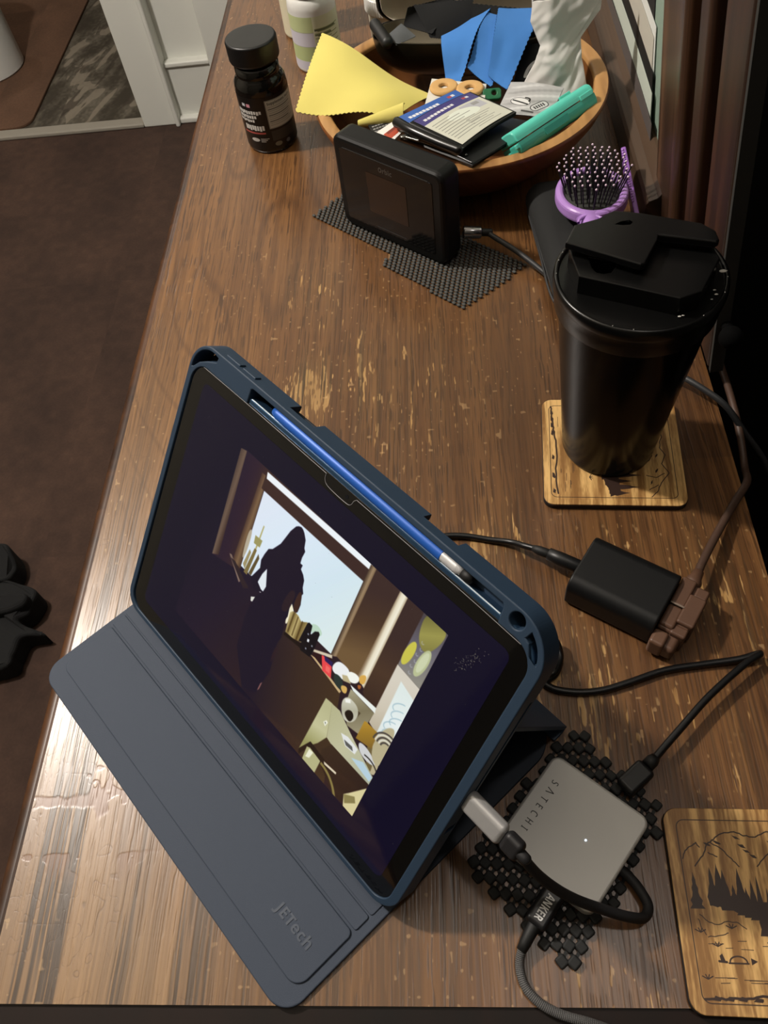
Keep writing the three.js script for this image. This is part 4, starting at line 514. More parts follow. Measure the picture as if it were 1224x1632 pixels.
// ------------------------------------------------------------------ pill bottles and jar
function bottle(name, label, pos, m, capM, prof, capProf, lab) {
  const t = thing(name, label, 'bottle', pos); mesh('body', lathe(prof, 64), m, t); mesh('cap', lathe(capProf, 64), capM, t);
  if (lab) { const g = new THREE.CylinderGeometry(lab.r, lab.r, lab.h, 64, 1, true); g.rotateY(Math.PI); g.translate(0, lab.y, 0); mesh('label', g, mat(0xffffff, 0.35, 0, { map: lab.tex }), t); }
  return t;
}
const bodyProf = (r, h, n) => [[0, 0], [r * 0.9, 0], [r * 0.97, 0.0012], [r, 0.004], [r, h - 0.010], [r * 0.97, h - 0.004], [r * 0.88, h], [n, h + 0.001], [n, h + 0.006], [0, h + 0.006]];
const blackLabel = canvas(1024, 320, (g, w, h) => {
  g.fillStyle = '#0b0b0b'; g.fillRect(0, 0, w, h); // the middle of the canvas faces the front of the dresser
  g.fillStyle = '#b9b9ae'; g.fillRect(540, 22, 235, 170); g.strokeStyle = '#55554e'; g.lineWidth = 2; g.strokeRect(543, 25, 229, 164);
  g.fillStyle = '#1c1c1a'; g.font = 'bold 22px sans-serif'; g.fillText('Supplement Facts', 552, 50); for (let i = 0; i < 10; i++) { g.fillStyle = i % 3 === 1 ? '#2c2c28' : '#77776e'; g.fillRect(552, 62 + i * 12, 205 - (i * 29) % 70, i % 3 === 1 ? 4 : 2); }
  g.fillStyle = '#353533'; g.fillRect(545, 206, 210, 62); g.fillStyle = '#77796a'; g.beginPath(); g.ellipse(578, 290, 24, 14, 0, 0, 7); g.fill(); g.fillStyle = '#6a6c70'; g.beginPath(); g.ellipse(648, 292, 16, 12, 0, 0, 7); g.fill();
  g.fillStyle = '#d8d8d4'; for (const [x, y, ww, hh] of [[330, 78, 170, 22], [330, 106, 138, 20], [330, 132, 120, 16], [370, 166, 56, 32], [440, 168, 60, 32]]) for (let i = 0; i < ww / 18; i++) g.fillRect(x + i * 18, y + (i % 3), 14, hh - (i % 2) * 3);
  g.fillStyle = '#c8cbd0'; g.fillRect(380, 38, 26, 18); g.fillStyle = '#d99aa8'; g.fillRect(416, 38, 26, 20); g.fillStyle = '#b0504c'; g.fillRect(350, 210, 160, 10);
  g.fillStyle = '#c2c2be'; g.beginPath(); g.ellipse(430, 258, 30, 12, 0, 0, 7); g.fill(); for (let i = 0; i < 3; i++) g.fillRect(468, 248 + i * 9, 56 - i * 12, 4);
});
bottle('pill_bottle', 'black pill bottle with a black cap standing near the edge of the dresser', [-0.1717, 0, -0.7937], mat(0x0b0a08, 0.14, 0, { clearcoat: 0.4, clearcoatRoughness: 0.1 }), mat(0x0c0d0e, 0.42),
  [...bodyProf(0.0258, 0.0700, 0.0205).slice(0, 7), [0.0212, 0.0712], [0.0216, 0.0725], [0.0216, 0.084], [0, 0.086]], [[0, 0.0840], [0.0225, 0.0840], [0.0238, 0.0848], [0.0244, 0.0865], [0.0246, 0.1015], [0.0238, 0.1032], [0.022, 0.1036], [0, 0.1034]], { r: 0.02595, h: 0.053, y: 0.0315, tex: blackLabel });
const greenLabel = canvas(1024, 300, (g, w, h) => { g.fillStyle = '#c9c8d4'; g.fillRect(0, 0, w, h); g.fillStyle = '#bcc795'; g.fillRect(0, 0, w, 84); g.fillStyle = '#b2c08a'; g.fillRect(0, 168, w, 82); g.fillStyle = '#d7dcc0'; g.fillRect(520, 0, 250, 300); g.fillStyle = '#8a9a68'; for (let i = 0; i < 16; i++) g.fillRect(528 + (i % 2) * 20, 66 + i * 13, 190 - (i * 37) % 80, 5); g.fillStyle = '#5d6652'; g.fillRect(528, 70, 160, 9); g.fillRect(528, 98, 120, 7); g.fillStyle = '#a5ac98'; g.fillRect(250, 84, 270, 4); g.fillRect(250, 164, 270, 4); });
const whiteP = mat(0xdcdcd8, 0.28), capWhite = mat(0xd6d6d4, 0.4);
const capP = [[0, 0.079], [0.0235, 0.079], [0.0242, 0.081], [0.0244, 0.101], [0.0232, 0.1035], [0, 0.1035]];
bottle('pill_bottle', 'white pill bottle with green and lavender label bands behind the yellow cloth', [-0.1305, 0, -0.9425], whiteP, capWhite, bodyProf(0.0262, 0.074, 0.021), capP, { r: 0.02635, h: 0.055, y: 0.0325, tex: greenLabel });
bottle('pill_bottle', 'cream edged bottle almost hidden behind the white pill bottle', [-0.1515, 0, -1.022], mat(0xd8d3b8, 0.35), capWhite, bodyProf(0.0262, 0.074, 0.021), capP);
{ const t = thing('ointment_jar', 'small round jar with a ribbed white lid standing behind the bowl', 'jar', [-0.047, 0, -0.99]);
  mesh('jar_body', lathe([[0, 0], [0.024, 0], [0.026, 0.002], [0.027, 0.03], [0.024, 0.033], [0, 0.033]], 48), mat(0xcfc6b4, 0.35), t);
  const rib = new THREE.Shape(); for (let i = 0; i < 120; i++) { const a = (i / 120) * 6.2832, r = i % 2 ? 0.0298 : 0.0303; i ? rib.lineTo(r * Math.cos(a), r * Math.sin(a)) : rib.moveTo(r, 0); } const lg = extrude(rib, 0.016, 0.0012, 1); lg.rotateX(-Math.PI / 2); lg.translate(0, 0.031, 0); mesh('lid', lg, whiteP, t); }

// ------------------------------------------------------------------ wooden bowl and what lies in it
const bowlTex = grainTex(512, 256, [122, 82, 44], [188, 142, 88], 91, 5, 1.0);
{ const t = thing('wooden_bowl', 'round turned wooden bowl filled with cloths, cases and packets', 'bowl', [0.0207, 0, -0.754]);
  const wm = mat(0xffffff, 0.4, 0, { map: bowlTex });
  const wrap = (g) => uvScale(g, (x, y, z) => [x * 5 + y * 3, z * 7]);
  mesh('bowl_body', wrap(lathe([[0, 0], [0.078, 0], [0.084, 0.002], [0.104, 0.014], [0.120, 0.03], [0.131, 0.046], [0.1352, 0.056], [0.1357, 0.0585], [0.1345, 0.060]], 120)), mat(0xb89a86, 0.42, 0, { map: bowlTex }), t);
  mesh('rim', wrap(lathe([[0.1345, 0.060], [0.130, 0.0606], [0.1245, 0.060], [0.1228, 0.0585], [0.122, 0.056]], 120)), wm, t);
  mesh('inside', wrap(lathe([[0.122, 0.056], [0.117, 0.040], [0.107, 0.026], [0.09, 0.015], [0.07, 0.010], [0, 0.009]], 120)), mat(0xa58a70, 0.5, 0, { map: bowlTex }), t);
}
const felt = (c, s) => mat(c, 0.95, 0, { sheen: 0.25, sheenRoughness: 0.8, sheenColor: new THREE.Color(c).lerp(new THREE.Color(0xffffff), 0.4), bumpMap: fabricBump(s, 3), bumpScale: 0.0002 });
{ // yellow polishing cloth over the rim
  const lift = (u, v) => 0.010 * Math.sin(Math.PI * u) * Math.sin(Math.PI * v) + 0.003 * Math.sin(u * 7 + v * 3);
  const a = [-0.1067, 0.088, -0.8184], b = [-0.0041, 0.060, -0.7365], c = [-0.0380, 0.0665, -0.7010], d = [-0.1311, 0.062, -0.7307];
  const g1 = sheet(patch(a, b, c, d, lift), 44, 44, 0.0009, [0.0011, 0, 0, 0.0011]);
  // rolled hem at the near corner
  const p0 = V3(-0.072, 0.0625, -0.7020), p1 = V3(-0.0300, 0.069, -0.7035), ax = p1.clone().sub(p0), n1 = V3(0.1, 0, -1).normalize();
  const g2 = sheet((u, v) => { const q = p0.clone().addScaledVector(ax, u), r = 0.0025 + 0.0055 * u, th = -0.9 + v * 4.6; return q.addScaledVector(n1, -Math.sin(th) * r - 0.001).add(V3(0, Math.cos(th) * r - r * 0.2, 0)).toArray(); }, 20, 20, 0.0009);
  const t = mesh('polishing_cloth', [g1, g2], felt(0xdccf72, 110)); tag(t, 'yellow pinked polishing cloth draped over the bowl rim', 'cloth'); }
{ // open eyeglass case: lower shell, lid standing open with pale lining
  const t = thing('eyeglass_case', 'large black eyeglass case lying open in the bowl, pale lining showing in its lid', 'eyeglass case', [0.024, 0.066, -0.8185], dirTurn(0.985, 0.175));
  const A = 0.083, B = 0.0265; // half length, half width
  const shell = (k, depth, y0) => (u, v) => { const a = u * Math.PI * 2, e = 0.62, cx = Math.sign(Math.cos(a)) * Math.abs(Math.cos(a)) ** e, cz = Math.sign(Math.sin(a)) * Math.abs(Math.sin(a)) ** e; const r = Math.cos(v * Math.PI / 2) ** 0.45; return [A * k * cx * r, y0 - depth * k * Math.sin(v * Math.PI / 2), B * k * cz * r]; };
  const leather = mat(0x15150f, 0.28, 0, { clearcoat: 0.3, clearcoatRoughness: 0.25 });
  mesh('lower_shell', sheet(shell(1, 0.036, 0.012), 72, 14, 0.002), leather, t);
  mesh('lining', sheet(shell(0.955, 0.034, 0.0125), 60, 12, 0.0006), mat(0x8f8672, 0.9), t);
  const lid = new THREE.Group(); lid.name = 'lid'; lid.position.set(0, 0.004, -B + 0.002); lid.rotation.x = -1.4; t.add(lid);
  const flip = (f) => (u, v) => { const p = f(u, v); return [p[0], -p[1] + 0.012, p[2] + B]; };
  mesh('outer_shell', sheet(flip(shell(1, 0.028, 0.012)), 72, 14, 0.002), leather, lid);
  mesh('lining', sheet(flip(shell(0.955, 0.026, 0.0125)), 60, 12, 0.0006), mat(0xeee2cf, 0.9), lid);
  mesh('clasp_flap', capped([[-0.082, 0.018, 0.000], [-0.066, 0.014, 0.025]], 0.0058, 10, 12), mat(0x1a1b1b, 0.5), t);
}
{ const dk = felt(0x101113, 111);
  const f = (a, b, c, d, k) => sheet(patch(a, b, c, d, (u, v) => k * Math.sin(Math.PI * u) * Math.sin(Math.PI * v)), 30, 24, 0.0008, [0.0006, 0.0006, 0.0006, 0.0006]);
  tag(mesh('lens_cloth', [f([-0.0235, 0.100, -0.8245], [0.0230, 0.104, -0.8300], [-0.002, 0.086, -0.8000], [-0.0290, 0.084, -0.8250], 0.003), f([-0.018, 0.101, -0.8255], [0.0375, 0.102, -0.8230], [0.030, 0.078, -0.796], [-0.004, 0.083, -0.8000], 0.004)], dk), 'folded black lens cloth lying inside the open eyeglass case', 'cloth');
  tag(mesh('lens_cloth', [f([0.0340, 0.100, -0.8200], [0.1000, 0.092, -0.8090], [0.1080, 0.066, -0.7860], [0.0320, 0.068, -0.7900], 0.004)], felt(0x0c0d0e, 112)), 'black pinked lens cloth spread behind the blue cloth', 'cloth');
  tag(mesh('lens_cloth', f([-0.0440, 0.080, -0.8190], [-0.0310, 0.087, -0.8230], [-0.0180, 0.081, -0.8090], [-0.0370, 0.077, -0.8040], 0.003), felt(0x55585a, 113)), 'small grey lens cloth crumpled beside the clasp of the eyeglass case', 'cloth'); }
{ const lf = (k, o, e0, e1) => (u, v) => o + k * Math.sin(Math.PI * u) + e0 * (1 - u) ** 3 + e1 * u ** 3 + 0.009 * Math.sin(Math.PI * Math.min(1, v * 1.15)) ** 1.2 + 0.0012 * (noise(u * 3, v * 3 + o * 900, 64) - 0.5);
  const gA = sheet(patch([0.0075, 0.080, -0.8130], [0.0550, 0.091, -0.8190], [0.0225, 0.0585, -0.7540], [0.0090, 0.0585, -0.7570], lf(0.001, 0.003, 0, 0.003)), 30, 40, 0.0008, [0, 0.0009, 0, 0.0009]);
  const gB = sheet(patch([0.0540, 0.0905, -0.8190], [0.0860, 0.0895, -0.8140], [0.0495, 0.060, -0.7440], [0.0290, 0.0665, -0.7660], lf(0.0005, 0.0005, 0.004, 0.001)), 30, 40, 0.0008, [0.0009, 0.0009, 0, 0.0009]);
  const gC = sheet(patch([0.0600, 0.092, -0.8110], [0.1020, 0.0905, -0.8120], [0.0630, 0.058, -0.7370], [0.0470, 0.061, -0.7545], lf(0.001, 0.0045, 0.0035, 0)), 30, 40, 0.0008, [0.0009, 0.0009, 0, 0.0009]);
  tag(mesh('lens_cloth', [gA, gB, gC], felt(0x4583cf, 114)), 'bright blue pinked lens cloth folded over the front of the eyeglass case', 'cloth'); }
{ // crumpled white bag
  const pth = new THREE.CatmullRomCurve3([V3(0.1150, 0.126, -0.7690), V3(0.1142, 0.108, -0.7640), V3(0.1112, 0.090, -0.7560), V3(0.1100, 0.076, -0.7500), V3(0.1070, 0.052, -0.7400)]);
  const wd = [0.029, 0.029, 0.0170, 0.020, 0.030];
  const g = sheet((u, v) => { const p = pth.getPoint(v), k = v * 4, i = Math.min(3, Math.floor(k)), w = wd[i] + (wd[i + 1] - wd[i]) * (k - i), a = u * Math.PI * 2; const rip = 1 + 0.16 * Math.sin(a * 3 + v * 5) + 0.3 * (noise(a * 1.6 + 3, v * 4, 61) - 0.5) * smooth(0.1, 0.45, v); const tw = 0.5 * (v - 0.5); const x = Math.cos(a + tw) * w * (1 + 0.06 * Math.sin(a * 7)), z = Math.sin(a + tw) * w * 0.34 * rip; return [p.x + x, p.y + 0.004 * Math.sin(a * 3 + 1) * (1 - v) - 0.25 * z + (v < 0.02 ? 0.006 * Math.cos(a) : 0), p.z + z + 0.009 * (noise(x * 70 + 7, v * 3, 62) - 0.5) + 0.0025 * (noise(x * 200 + v * 9, v * 9, 63) - 0.5)]; }, 96, 40, 0.0004);
  tag(mesh('paper_bag', g, mat(0xd9d8d4, 0.6, 0, { transmission: 0.1 })), 'white crumpled bag pinched in the middle, standing in the bowl beside the blue cloth', 'bag'); }
{ const tx = canvas(256, 256, (g) => { g.fillStyle = '#0c0c0e'; g.fillRect(0, 0, 256, 256); g.fillStyle = '#d6d6d6'; g.strokeStyle = '#d6d6d6'; g.lineWidth = 20; g.lineCap = 'round'; g.beginPath(); g.moveTo(70, 176); g.quadraticCurveTo(90, 120, 150, 116); g.stroke(); g.beginPath(); g.moveTo(130, 170); g.quadraticCurveTo(150, 140, 182, 112); g.stroke(); g.beginPath(); g.ellipse(158, 108, 34, 18, -0.5, 0, 7); g.fill(); g.fillStyle = '#0c0c0e'; g.beginPath(); g.arc(150, 108, 7, 0, 7); g.fill(); g.beginPath(); g.arc(172, 98, 6, 0, 7); g.fill(); });
  const g = sheet(patch([0.082, 0.072, -0.7880], [0.1120, 0.074, -0.7820], [0.100, 0.057, -0.7400], [0.0700, 0.055, -0.7520], (u, v) => 0.003 * Math.sin(Math.PI * u)), 16, 16, 0.0008); uvScale(g, (x, y, z) => [(x - 0.07) / 0.042, 1 - (z + 0.788) / 0.048]);
  tag(mesh('printed_pouch', g, mat(0xffffff, 0.8, 0, { map: tx })), 'black fabric pouch with a white brush mark between the blue cloth and the white bag', 'pouch'); }
{ const tx = canvas(512, 512, (g) => { g.fillStyle = '#b9b9ba'; g.fillRect(0, 0, 512, 512); for (let i = 0; i < 300; i++) { g.fillStyle = `rgba(${i % 2 ? 255 : 120},${i % 2 ? 255 : 120},${i % 2 ? 255 : 125},.06)`; g.fillRect((i * 97) % 512, (i * 53) % 512, 90, 30); }
    g.strokeStyle = '#161616'; g.lineWidth = 12; g.beginPath(); g.ellipse(170, 300, 92, 52, 0.1, 0, 7); g.stroke(); g.fillStyle = '#e6e6e6'; g.fill(); g.lineWidth = 18; g.beginPath(); g.moveTo(90, 280); g.quadraticCurveTo(170, 310, 250, 330); g.stroke(); g.beginPath(); g.moveTo(200, 236); g.quadraticCurveTo(270, 230, 250, 290); g.stroke();
    g.lineWidth = 9; g.strokeStyle = '#3a3a3a'; g.save(); g.translate(360, 320); g.rotate(-0.9); g.beginPath(); g.roundRect(-95, -42, 190, 84, 40); g.fillStyle = '#d0d0d0'; g.fill(); g.stroke(); g.fillStyle = '#3c3c3c'; for (let i = 0; i < 5; i++) g.fillRect(-62 + i * 26, -20, 16, 40); g.restore(); g.fillStyle = '#4a4a4a'; g.fillRect(210, 420, 120, 26); });
  const g = sheet(patch([0.0671, 0.066, -0.7378], [0.1120, 0.066, -0.7200], [0.0960, 0.059, -0.6860], [0.0511, 0.058, -0.7020], (u, v) => 0.002 * Math.sin(Math.PI * u)), 12, 12, 0.0018); uvScale(g, (x, y, z) => { const u = ((x - 0.0671) * 0.93 + (z + 0.7378) * 0.37) / 0.0485, v = ((z + 0.7378) * 0.91 - (x - 0.0671) * 0.41) / 0.040; return [u, 1 - v]; });
  tag(mesh('foil_packet', g, mat(0xffffff, 0.4, 0.15, { map: tx })), 'silvery grey packet with black print behind the turquoise case', 'packet'); }
{ // turquoise hinged case
  const a = V3(0.0590, 0.0605, -0.6455), b = V3(0.1310, 0.0590, -0.7130), L = a.distanceTo(b), t = thing('comb_case', 'turquoise hinged plastic case lying along the bowl rim', 'case', a.toArray(), dirTurn(b.x - a.x, b.z - a.z));
  const upper = mat(0x5fd3c0, 0.3), lower = mat(0x45b5a4, 0.32);  // lower half darker: its shading is painted into the colour
  const half = (s, rx, ry) => { const sh = new THREE.Shape(); const n = 18; sh.moveTo(rx, s * 0.0005); for (let i = 0; i <= n; i++) { const q = (i / n) * Math.PI; sh.lineTo(Math.sign(Math.cos(q)) * rx * Math.abs(Math.cos(q)) ** 0.55, s * (0.0005 + ry * Math.sin(q) ** 0.7)); } const g = extrude(sh, L, 0.0016, 8); g.rotateY(Math.PI / 2); return g; };
  const tilt = (m) => { m.rotation.x = -0.75; return m; };
  const g1 = half(1, 0.0118, 0.0115); { const p = g1.attributes.position; for (let i = 0; i < p.count; i++) { const q = p.getX(i) / L, k = 0.78 + 0.3 * Math.sin(Math.PI * clamp(q * 0.9 + 0.1)); p.setY(i, p.getY(i) * k); } g1.computeVertexNormals(); }
  tilt(mesh('upper_shell', g1, upper, t)); tilt(mesh('lower_shell', half(-1, 0.0118, 0.0115), lower, t));
  tilt(mesh('latch', [box(0.016, 0.0045, 0.0022, 0.088, 0.001, 0.0118, 0.0008), box(0.014, 0.003, 0.002, 0.075, 0.0105, 0.003, 0.0008)], upper, t));
  tilt(mesh('hinge_tab', [box(0.004, 0.004, 0.003, -0.001, -0.003, 0.0095, 0.001), box(0.004, 0.004, 0.003, -0.001, -0.006, -0.003, 0.001)], upper, t));
  tilt(mesh('side_recess', box(0.03, 0.006, 0.0006, 0.046, -0.0055, 0.0117, 0.0002), mat(0x2a8f82, 0.35), t)); }
{ const t = thing('ring_pads', 'white card holding two tan ring shaped foam pads', 'pads', [0.018, 0.0645, -0.738]);
  mesh('card', sheet(patch([-0.0224, 0.0, -0.0225], [0.0270, 0.0, -0.004], [0.0235, -0.001, 0.0250], [-0.0300, -0.001, 0.0210]), 4, 4, 0.0008), mat(0xd8d5cc, 0.6), t);
  for (const [x, z, r] of [[-0.0118, -0.003, 0.0128], [0.0118, 0.004, 0.0124]]) { const q = lathe([[0.0042, 0.0004], [r, 0.0004], [r + 0.0004, 0.0014], [r - 0.0004, 0.0030], [r - 0.002, 0.0034], [0.0056, 0.0034], [0.0042, 0.0026], [0.0042, 0.0004]], 36); q.translate(x, 0.0004, z); mesh('ring', q, mat(0xcfa468, 0.75), t); } }
{ const s = rr(-0.0085, -0.005, 0.0085, 0.005, 0.003), h = new THREE.Path(); h.absarc(0.002, 0.0008, 0.0022, 0, 6.283); s.holes.push(h); const g = extrude(s, 0.006, 0.001, 8); g.rotateX(-0.9); g.translate(0.0490, 0.060, -0.7290); tag(mesh('plastic_clip', g, mat(0x1f6b45, 0.35)), 'small green plastic clip beside the ring pads', 'clip'); }
{ // wallet of clear sleeves with printed pages
  const page = (seed, head) => canvas(512, 400, (g, w, h) => { g.fillStyle = '#d3d4c6'; g.fillRect(0, 0, w, h); g.fillStyle = head; g.fillRect(0, 0, w, 92); g.fillStyle = '#e4e4e8'; for (let i = 0; i < 9; i++) g.fillRect(40 + i * 30, 40 + (i % 2) * 2, 24, 22); g.fillStyle = '#b9b9c2'; g.fillRect(290, 110, 190, 90); g.fillStyle = '#9a9a9a'; g.fillRect(390, 120, 60, 34); g.fillStyle = '#e2e8dc'; g.beginPath(); g.ellipse(270, 180, 130, 52, 0.15, 0, 7); g.fill(); g.fillStyle = '#8d8e88'; for (let i = 0; i < 9; i++) g.fillRect(26, 130 + i * 26, 150 + ((i * 71 + seed) % 150), 6); for (let i = 0; i < 6; i++) g.fillRect(210, 250 + i * 22, 230 - ((i * 37) % 90), 5); g.fillStyle = '#b05058'; g.fillRect(400, 26, 30, 22); g.fillStyle = '#dcdce2'; g.fillRect(432, 26, 26, 22); });
  const t = thing('card_wallet', 'black wallet of clear sleeves with a blue headed printed page, lying open in the bowl', 'wallet', [0.02, 0.07, -0.67]);
  const o = (p) => [p[0] - 0.02, p[1] - 0.07, p[2] + 0.67];
  const q = [[-0.0245, 0.0800, -0.6650], [0.0285, 0.0800, -0.7045], [0.0665, 0.0735, -0.6770], [0.0185, 0.0735, -0.6315]].map(o), up = (p, k) => [p[0], p[1] + k, p[2]];
  mesh('black_sleeve', sheet(patch(...q.map((p) => up(p, -0.002)), (u, v) => 0.002 * Math.sin(Math.PI * u)), 16, 16, 0.0034), mat(0x0e0f10, 0.3), t);
  const inset = (a, b, k) => a.map((x, i) => x + (b[i] - x) * k), cen = [0, 1, 2].map((i) => (q[0][i] + q[1][i] + q[2][i] + q[3][i]) / 4);
  const flat = (geo) => geo; const pg = sheet(patch(...q.map((p) => up(inset(p, cen, 0.07), 0.0004)), (u, v) => 0.002 * Math.sin(Math.PI * u)), 16, 16, 0.0004); uvScale(pg, () => [0, 0]); { const n = 17, uv = pg.attributes.uv; for (let k = 0; k < uv.count; k++) { const i = k % n, j = Math.floor(k / n) % n; uv.setXY(k, i / 16, 1 - j / 16); } }
  mesh('printed_page', pg, mat(0xffffff, 0.25, 0, { map: page(3, '#4a4580'), clearcoat: 0.4, clearcoatRoughness: 0.15 }), t);
  const q2 = [[-0.0345, 0.0765, -0.6815], [0.0160, 0.0765, -0.7165], [0.045, 0.073, -0.690], [-0.006, 0.073, -0.655]].map(o);
  const p2 = sheet(patch(...q2.map((p) => up(p, -0.001))), 16, 16, 0.0010); { const n = 17, uv = p2.attributes.uv; for (let k = 0; k < uv.count; k++) { const i = k % n, j = Math.floor(k / n) % n; uv.setXY(k, i / 16, 1 - (j / 16) * 0.7); } }
  mesh('printed_page', p2, mat(0xffffff, 0.28, 0, { map: page(9, '#3f66b0') }), t);
  mesh('spine_roll', capped([[-0.036, 0.0720, -0.6800], [-0.024, 0.0730, -0.6640], [0.0, 0.071, -0.6440], [0.0150, 0.070, -0.6330]].map(o), 0.0046, 24, 12), mat(0x0d0d0e, 0.28), t); }
{ const t = thing('zip_pouch', 'flat black pouch with a modelled pale edge highlight under the printed wallet', 'pouch', [0.025, 0.064, -0.66]); const o = (p) => [p[0] - 0.025, p[1] - 0.064, p[2] + 0.66];
  mesh('pouch_body', sheet(patch(o([-0.0340, 0.0640, -0.6690]), o([0.0290, 0.060, -0.7050]), o([0.0860, 0.060, -0.6760]), o([0.0262, 0.0635, -0.6195]), (u, v) => 0.004 * Math.sin(Math.PI * u) * Math.sin(Math.PI * v)), 20, 20, 0.004), mat(0x0d0e0f, 0.4), t);
  mesh('piping_highlight', tube([[-0.0320, 0.0675, -0.6660], [-0.012, 0.0685, -0.6500], [0.010, 0.0675, -0.6330], [0.0255, 0.0660, -0.6200]].map(o), 0.0006, 24, 8), mat(0x77787a, 0.25, 0.6), t);  // pale strip modelled for the highlight along the pouch edge
  for (const p of [[0.0155, 0.0668, -0.6330], [0.0215, 0.0668, -0.6310]]) mesh('snap', new THREE.SphereGeometry(0.0012, 12, 8).scale(1, 0.4, 1).translate(...o(p)), mat(0x8c8d8f, 0.25, 0.8), t);
  mesh('zip_pull', [new THREE.SphereGeometry(0.0026, 14, 10).scale(1.6, 0.6, 1).translate(...o([-0.0300, 0.0690, -0.6620])), capped([o([-0.0285, 0.0695, -0.6600]), o([-0.0180, 0.0695, -0.6530])], 0.0011, 8, 8)], mat(0x6b6a66, 0.25, 0.8), t); }
{ const tx = canvas(256, 128, (g) => { g.fillStyle = '#e6e2dc'; g.fillRect(0, 0, 256, 128); g.fillStyle = '#b0452a'; g.fillRect(30, 20, 200, 62); g.fillStyle = '#7d2c1c'; g.fillRect(60, 60, 120, 22); });
  const g = sheet(patch([-0.0560, 0.0635, -0.6800], [-0.0340, 0.0665, -0.6970], [-0.0285, 0.0655, -0.6800], [-0.0420, 0.0630, -0.6640]), 8, 8, 0.0012); tag(mesh('medicine_packet', g, mat(0xffffff, 0.35, 0, { map: tx })), 'small white and rust red packet at the curl of the yellow cloth', 'packet'); }
{ const tx = canvas(256, 128, (g) => { g.fillStyle = '#151515'; g.fillRect(0, 0, 256, 128); g.fillStyle = '#8f8f8d'; for (let j = 0; j < 4; j++) for (let i = 0; i < 8 - j; i++) g.fillRect(20 + i * 26, 16 + j * 28, 20, 12); });
  const g = sheet(patch([-0.0640, 0.0615, -0.7000], [-0.0380, 0.0640, -0.7080], [-0.0320, 0.0630, -0.6900], [-0.0580, 0.0610, -0.6820]), 6, 6, 0.001); tag(mesh('printed_card', g, mat(0xffffff, 0.5, 0, { map: tx })), 'small black card with grey print under the hem of the yellow cloth', 'card'); }

// ------------------------------------------------------------------ brush, comb and soft pouch beside the cup
{ const t = thing('soft_pouch', 'long black soft eyeglass pouch lying between the bowl and the cup', 'pouch', [0.1060, 0, -0.566], dirTurn(0.995, -0.09));
  const g = new RoundedBoxGeometry(0.054, 0.031, 0.165, 10, 0.0150); { const p = g.attributes.position; for (let i = 0; i < p.count; i++) { const z = p.getZ(i), y = p.getY(i), x = p.getX(i); p.setY(i, y * (0.9 + 0.1 * Math.cos(z * 20)) + 0.0012 * noise(x * 70, z * 50, 3)); } g.computeVertexNormals(); } g.translate(0, 0.0157, 0);
  mesh('pouch_body', g, mat(0x1c1d1d, 0.85, 0, { bumpMap: fabricBump(121, 4), bumpScale: 0.0002 }), t);
  mesh('zip', [tube([[-0.0265, 0.013, -0.06], [-0.0272, 0.0135, 0.0], [-0.0268, 0.013, 0.06], [-0.018, 0.013, 0.081]], 0.0011, 40, 6), tube([[-0.0262, 0.0165, -0.06], [-0.0269, 0.017, 0.0], [-0.0264, 0.0165, 0.06]], 0.0008, 40, 6)], mat(0x313233, 0.45), t); }
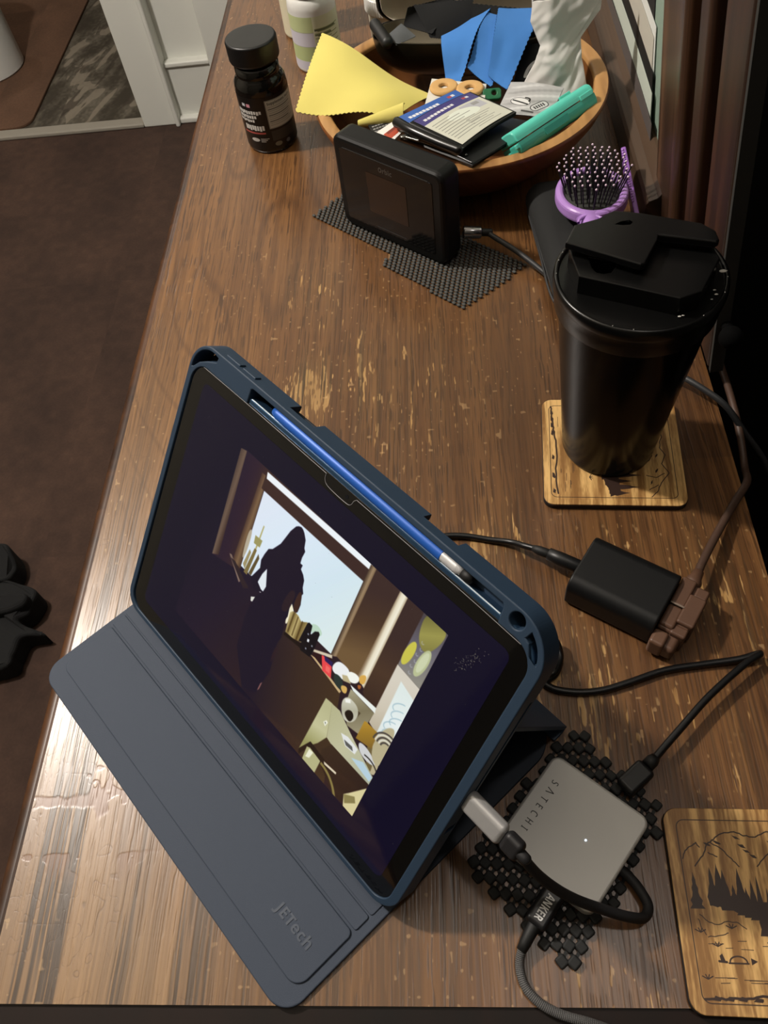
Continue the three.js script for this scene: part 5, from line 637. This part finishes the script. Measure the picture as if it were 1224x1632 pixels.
{ // paddle brush leaning head up; local +Y along the head away from the handle, +Z the bristle side
  const t = thing('hair_brush', 'lilac framed hair brush with black cushion and pink tipped bristles', 'hair brush', [0.1225, 0.0455, -0.5960]);
  const up = V3(0.10, -0.07, -0.99).normalize(), side = V3(1, 0, 0.14).sub(up.clone().multiplyScalar(V3(1, 0, 0.14).dot(up))).normalize(), n = side.clone().cross(up);
  t.quaternion.setFromRotationMatrix(new THREE.Matrix4().makeBasis(side, up, n));
  const lilac = mat(0xb58ad6, 0.32), ell = (rx, ry, n2) => { const s = new THREE.Shape(); for (let i = 0; i <= n2; i++) { const a = (i / n2) * 6.28318; i ? s.lineTo(rx * Math.cos(a), ry * Math.sin(a)) : s.moveTo(rx, 0); } return s; };
  const fr = ell(0.0295, 0.037, 64); const ho = new THREE.Path(ell(0.0225, 0.0295, 64).getPoints()); fr.holes.push(ho); const fg = extrude(fr, 0.011, 0.003, 24); fg.translate(0, 0, -0.008); mesh('frame', fg, lilac, t);
  mesh('back_shell', new THREE.SphereGeometry(1, 32, 16).scale(0.0275, 0.035, 0.006).translate(0, 0, -0.006), lilac, t);
  mesh('cushion', new THREE.SphereGeometry(1, 32, 16).scale(0.0235, 0.0305, 0.0055).translate(0, 0, -0.002), mat(0x2b2c29, 0.75), t);
  mesh('handle', [(() => { const q = lathe([[0, 0], [0.006, 0.001], [0.0085, 0.02], [0.0075, 0.05], [0.008, 0.065], [0.011, 0.072], [0, 0.074]], 24); q.scale(1, 1, 0.7); q.rotateZ(0); q.translate(-0.002, -0.105, -0.004); return q; })(), new THREE.TorusGeometry(0.010, 0.0012, 8, 30, 3.14).translate(-0.002, -0.046, 0.001)], lilac, t);
  const pins = [], tips = []; const dir = (x, y) => V3(x * 17, y * 13 + 0.12, 1).normalize();
  for (let i = -5; i <= 5; i++) for (let j = -6; j <= 6; j++) { const x = i * 0.0044 + (j % 2 ? 0.0012 : 0), y = j * 0.0048; if ((x / 0.0225) ** 2 + (y / 0.0295) ** 2 > 0.98) continue; const d = dir(x, y), b = V3(x, y, 0.0015), e = b.clone().addScaledVector(d, 0.021); pins.push(tube([b.toArray(), b.clone().lerp(e, 0.5).toArray(), e.toArray()], 0.00055, 2, 5)); tips.push(new THREE.SphereGeometry(0.00098, 8, 6).translate(e.x, e.y, e.z)); }
  mesh('bristles', pins, mat(0x121212, 0.5), t).userData.kind = 'stuff'; mesh('bristle_tips', tips, mat(0xe6cfe2, 0.4), t).userData.kind = 'stuff'; }
{ const a = V3(0.1552, 0.049, -0.6440), b = V3(0.1590, 0.029, -0.5790), ax = b.clone().sub(a), L = ax.length(); const t = thing('comb', 'narrow lilac comb standing between the hair brush and the mirror rail', 'comb', a.toArray());
  const xa = ax.normalize(), nn = V3(1, 0.25, 0).sub(xa.clone().multiplyScalar(V3(1, 0.25, 0).dot(xa))).normalize(), ya = V3(0, 0, 0).crossVectors(nn, xa).negate(); if (ya.y < 0) ya.negate(); const za = xa.clone().cross(ya);
  t.quaternion.setFromRotationMatrix(new THREE.Matrix4().makeBasis(xa, ya, za));
  const li = mat(0x8f5fb4, 0.35), s = rr(-0.002, -0.030, L + 0.004, 0.004, 0.002); const g = extrude(s, 0.0042, 0.001, 6); g.translate(0, 0, -0.002); mesh('spine', g, li, t);
  const th = []; for (let i = 0; i < 22; i++) th.push(new THREE.SphereGeometry(0.0012, 8, 6).translate(0.002 + i * (L - 0.014) / 22, 0.0042, 0.0012)); mesh('teeth', th, mat(0xb586d6, 0.35), t); }

scene.traverse((o) => { if (o.isLight) { o.shadow.mapSize?.set(1024, 1024); } });
renderer.render(scene, camera);
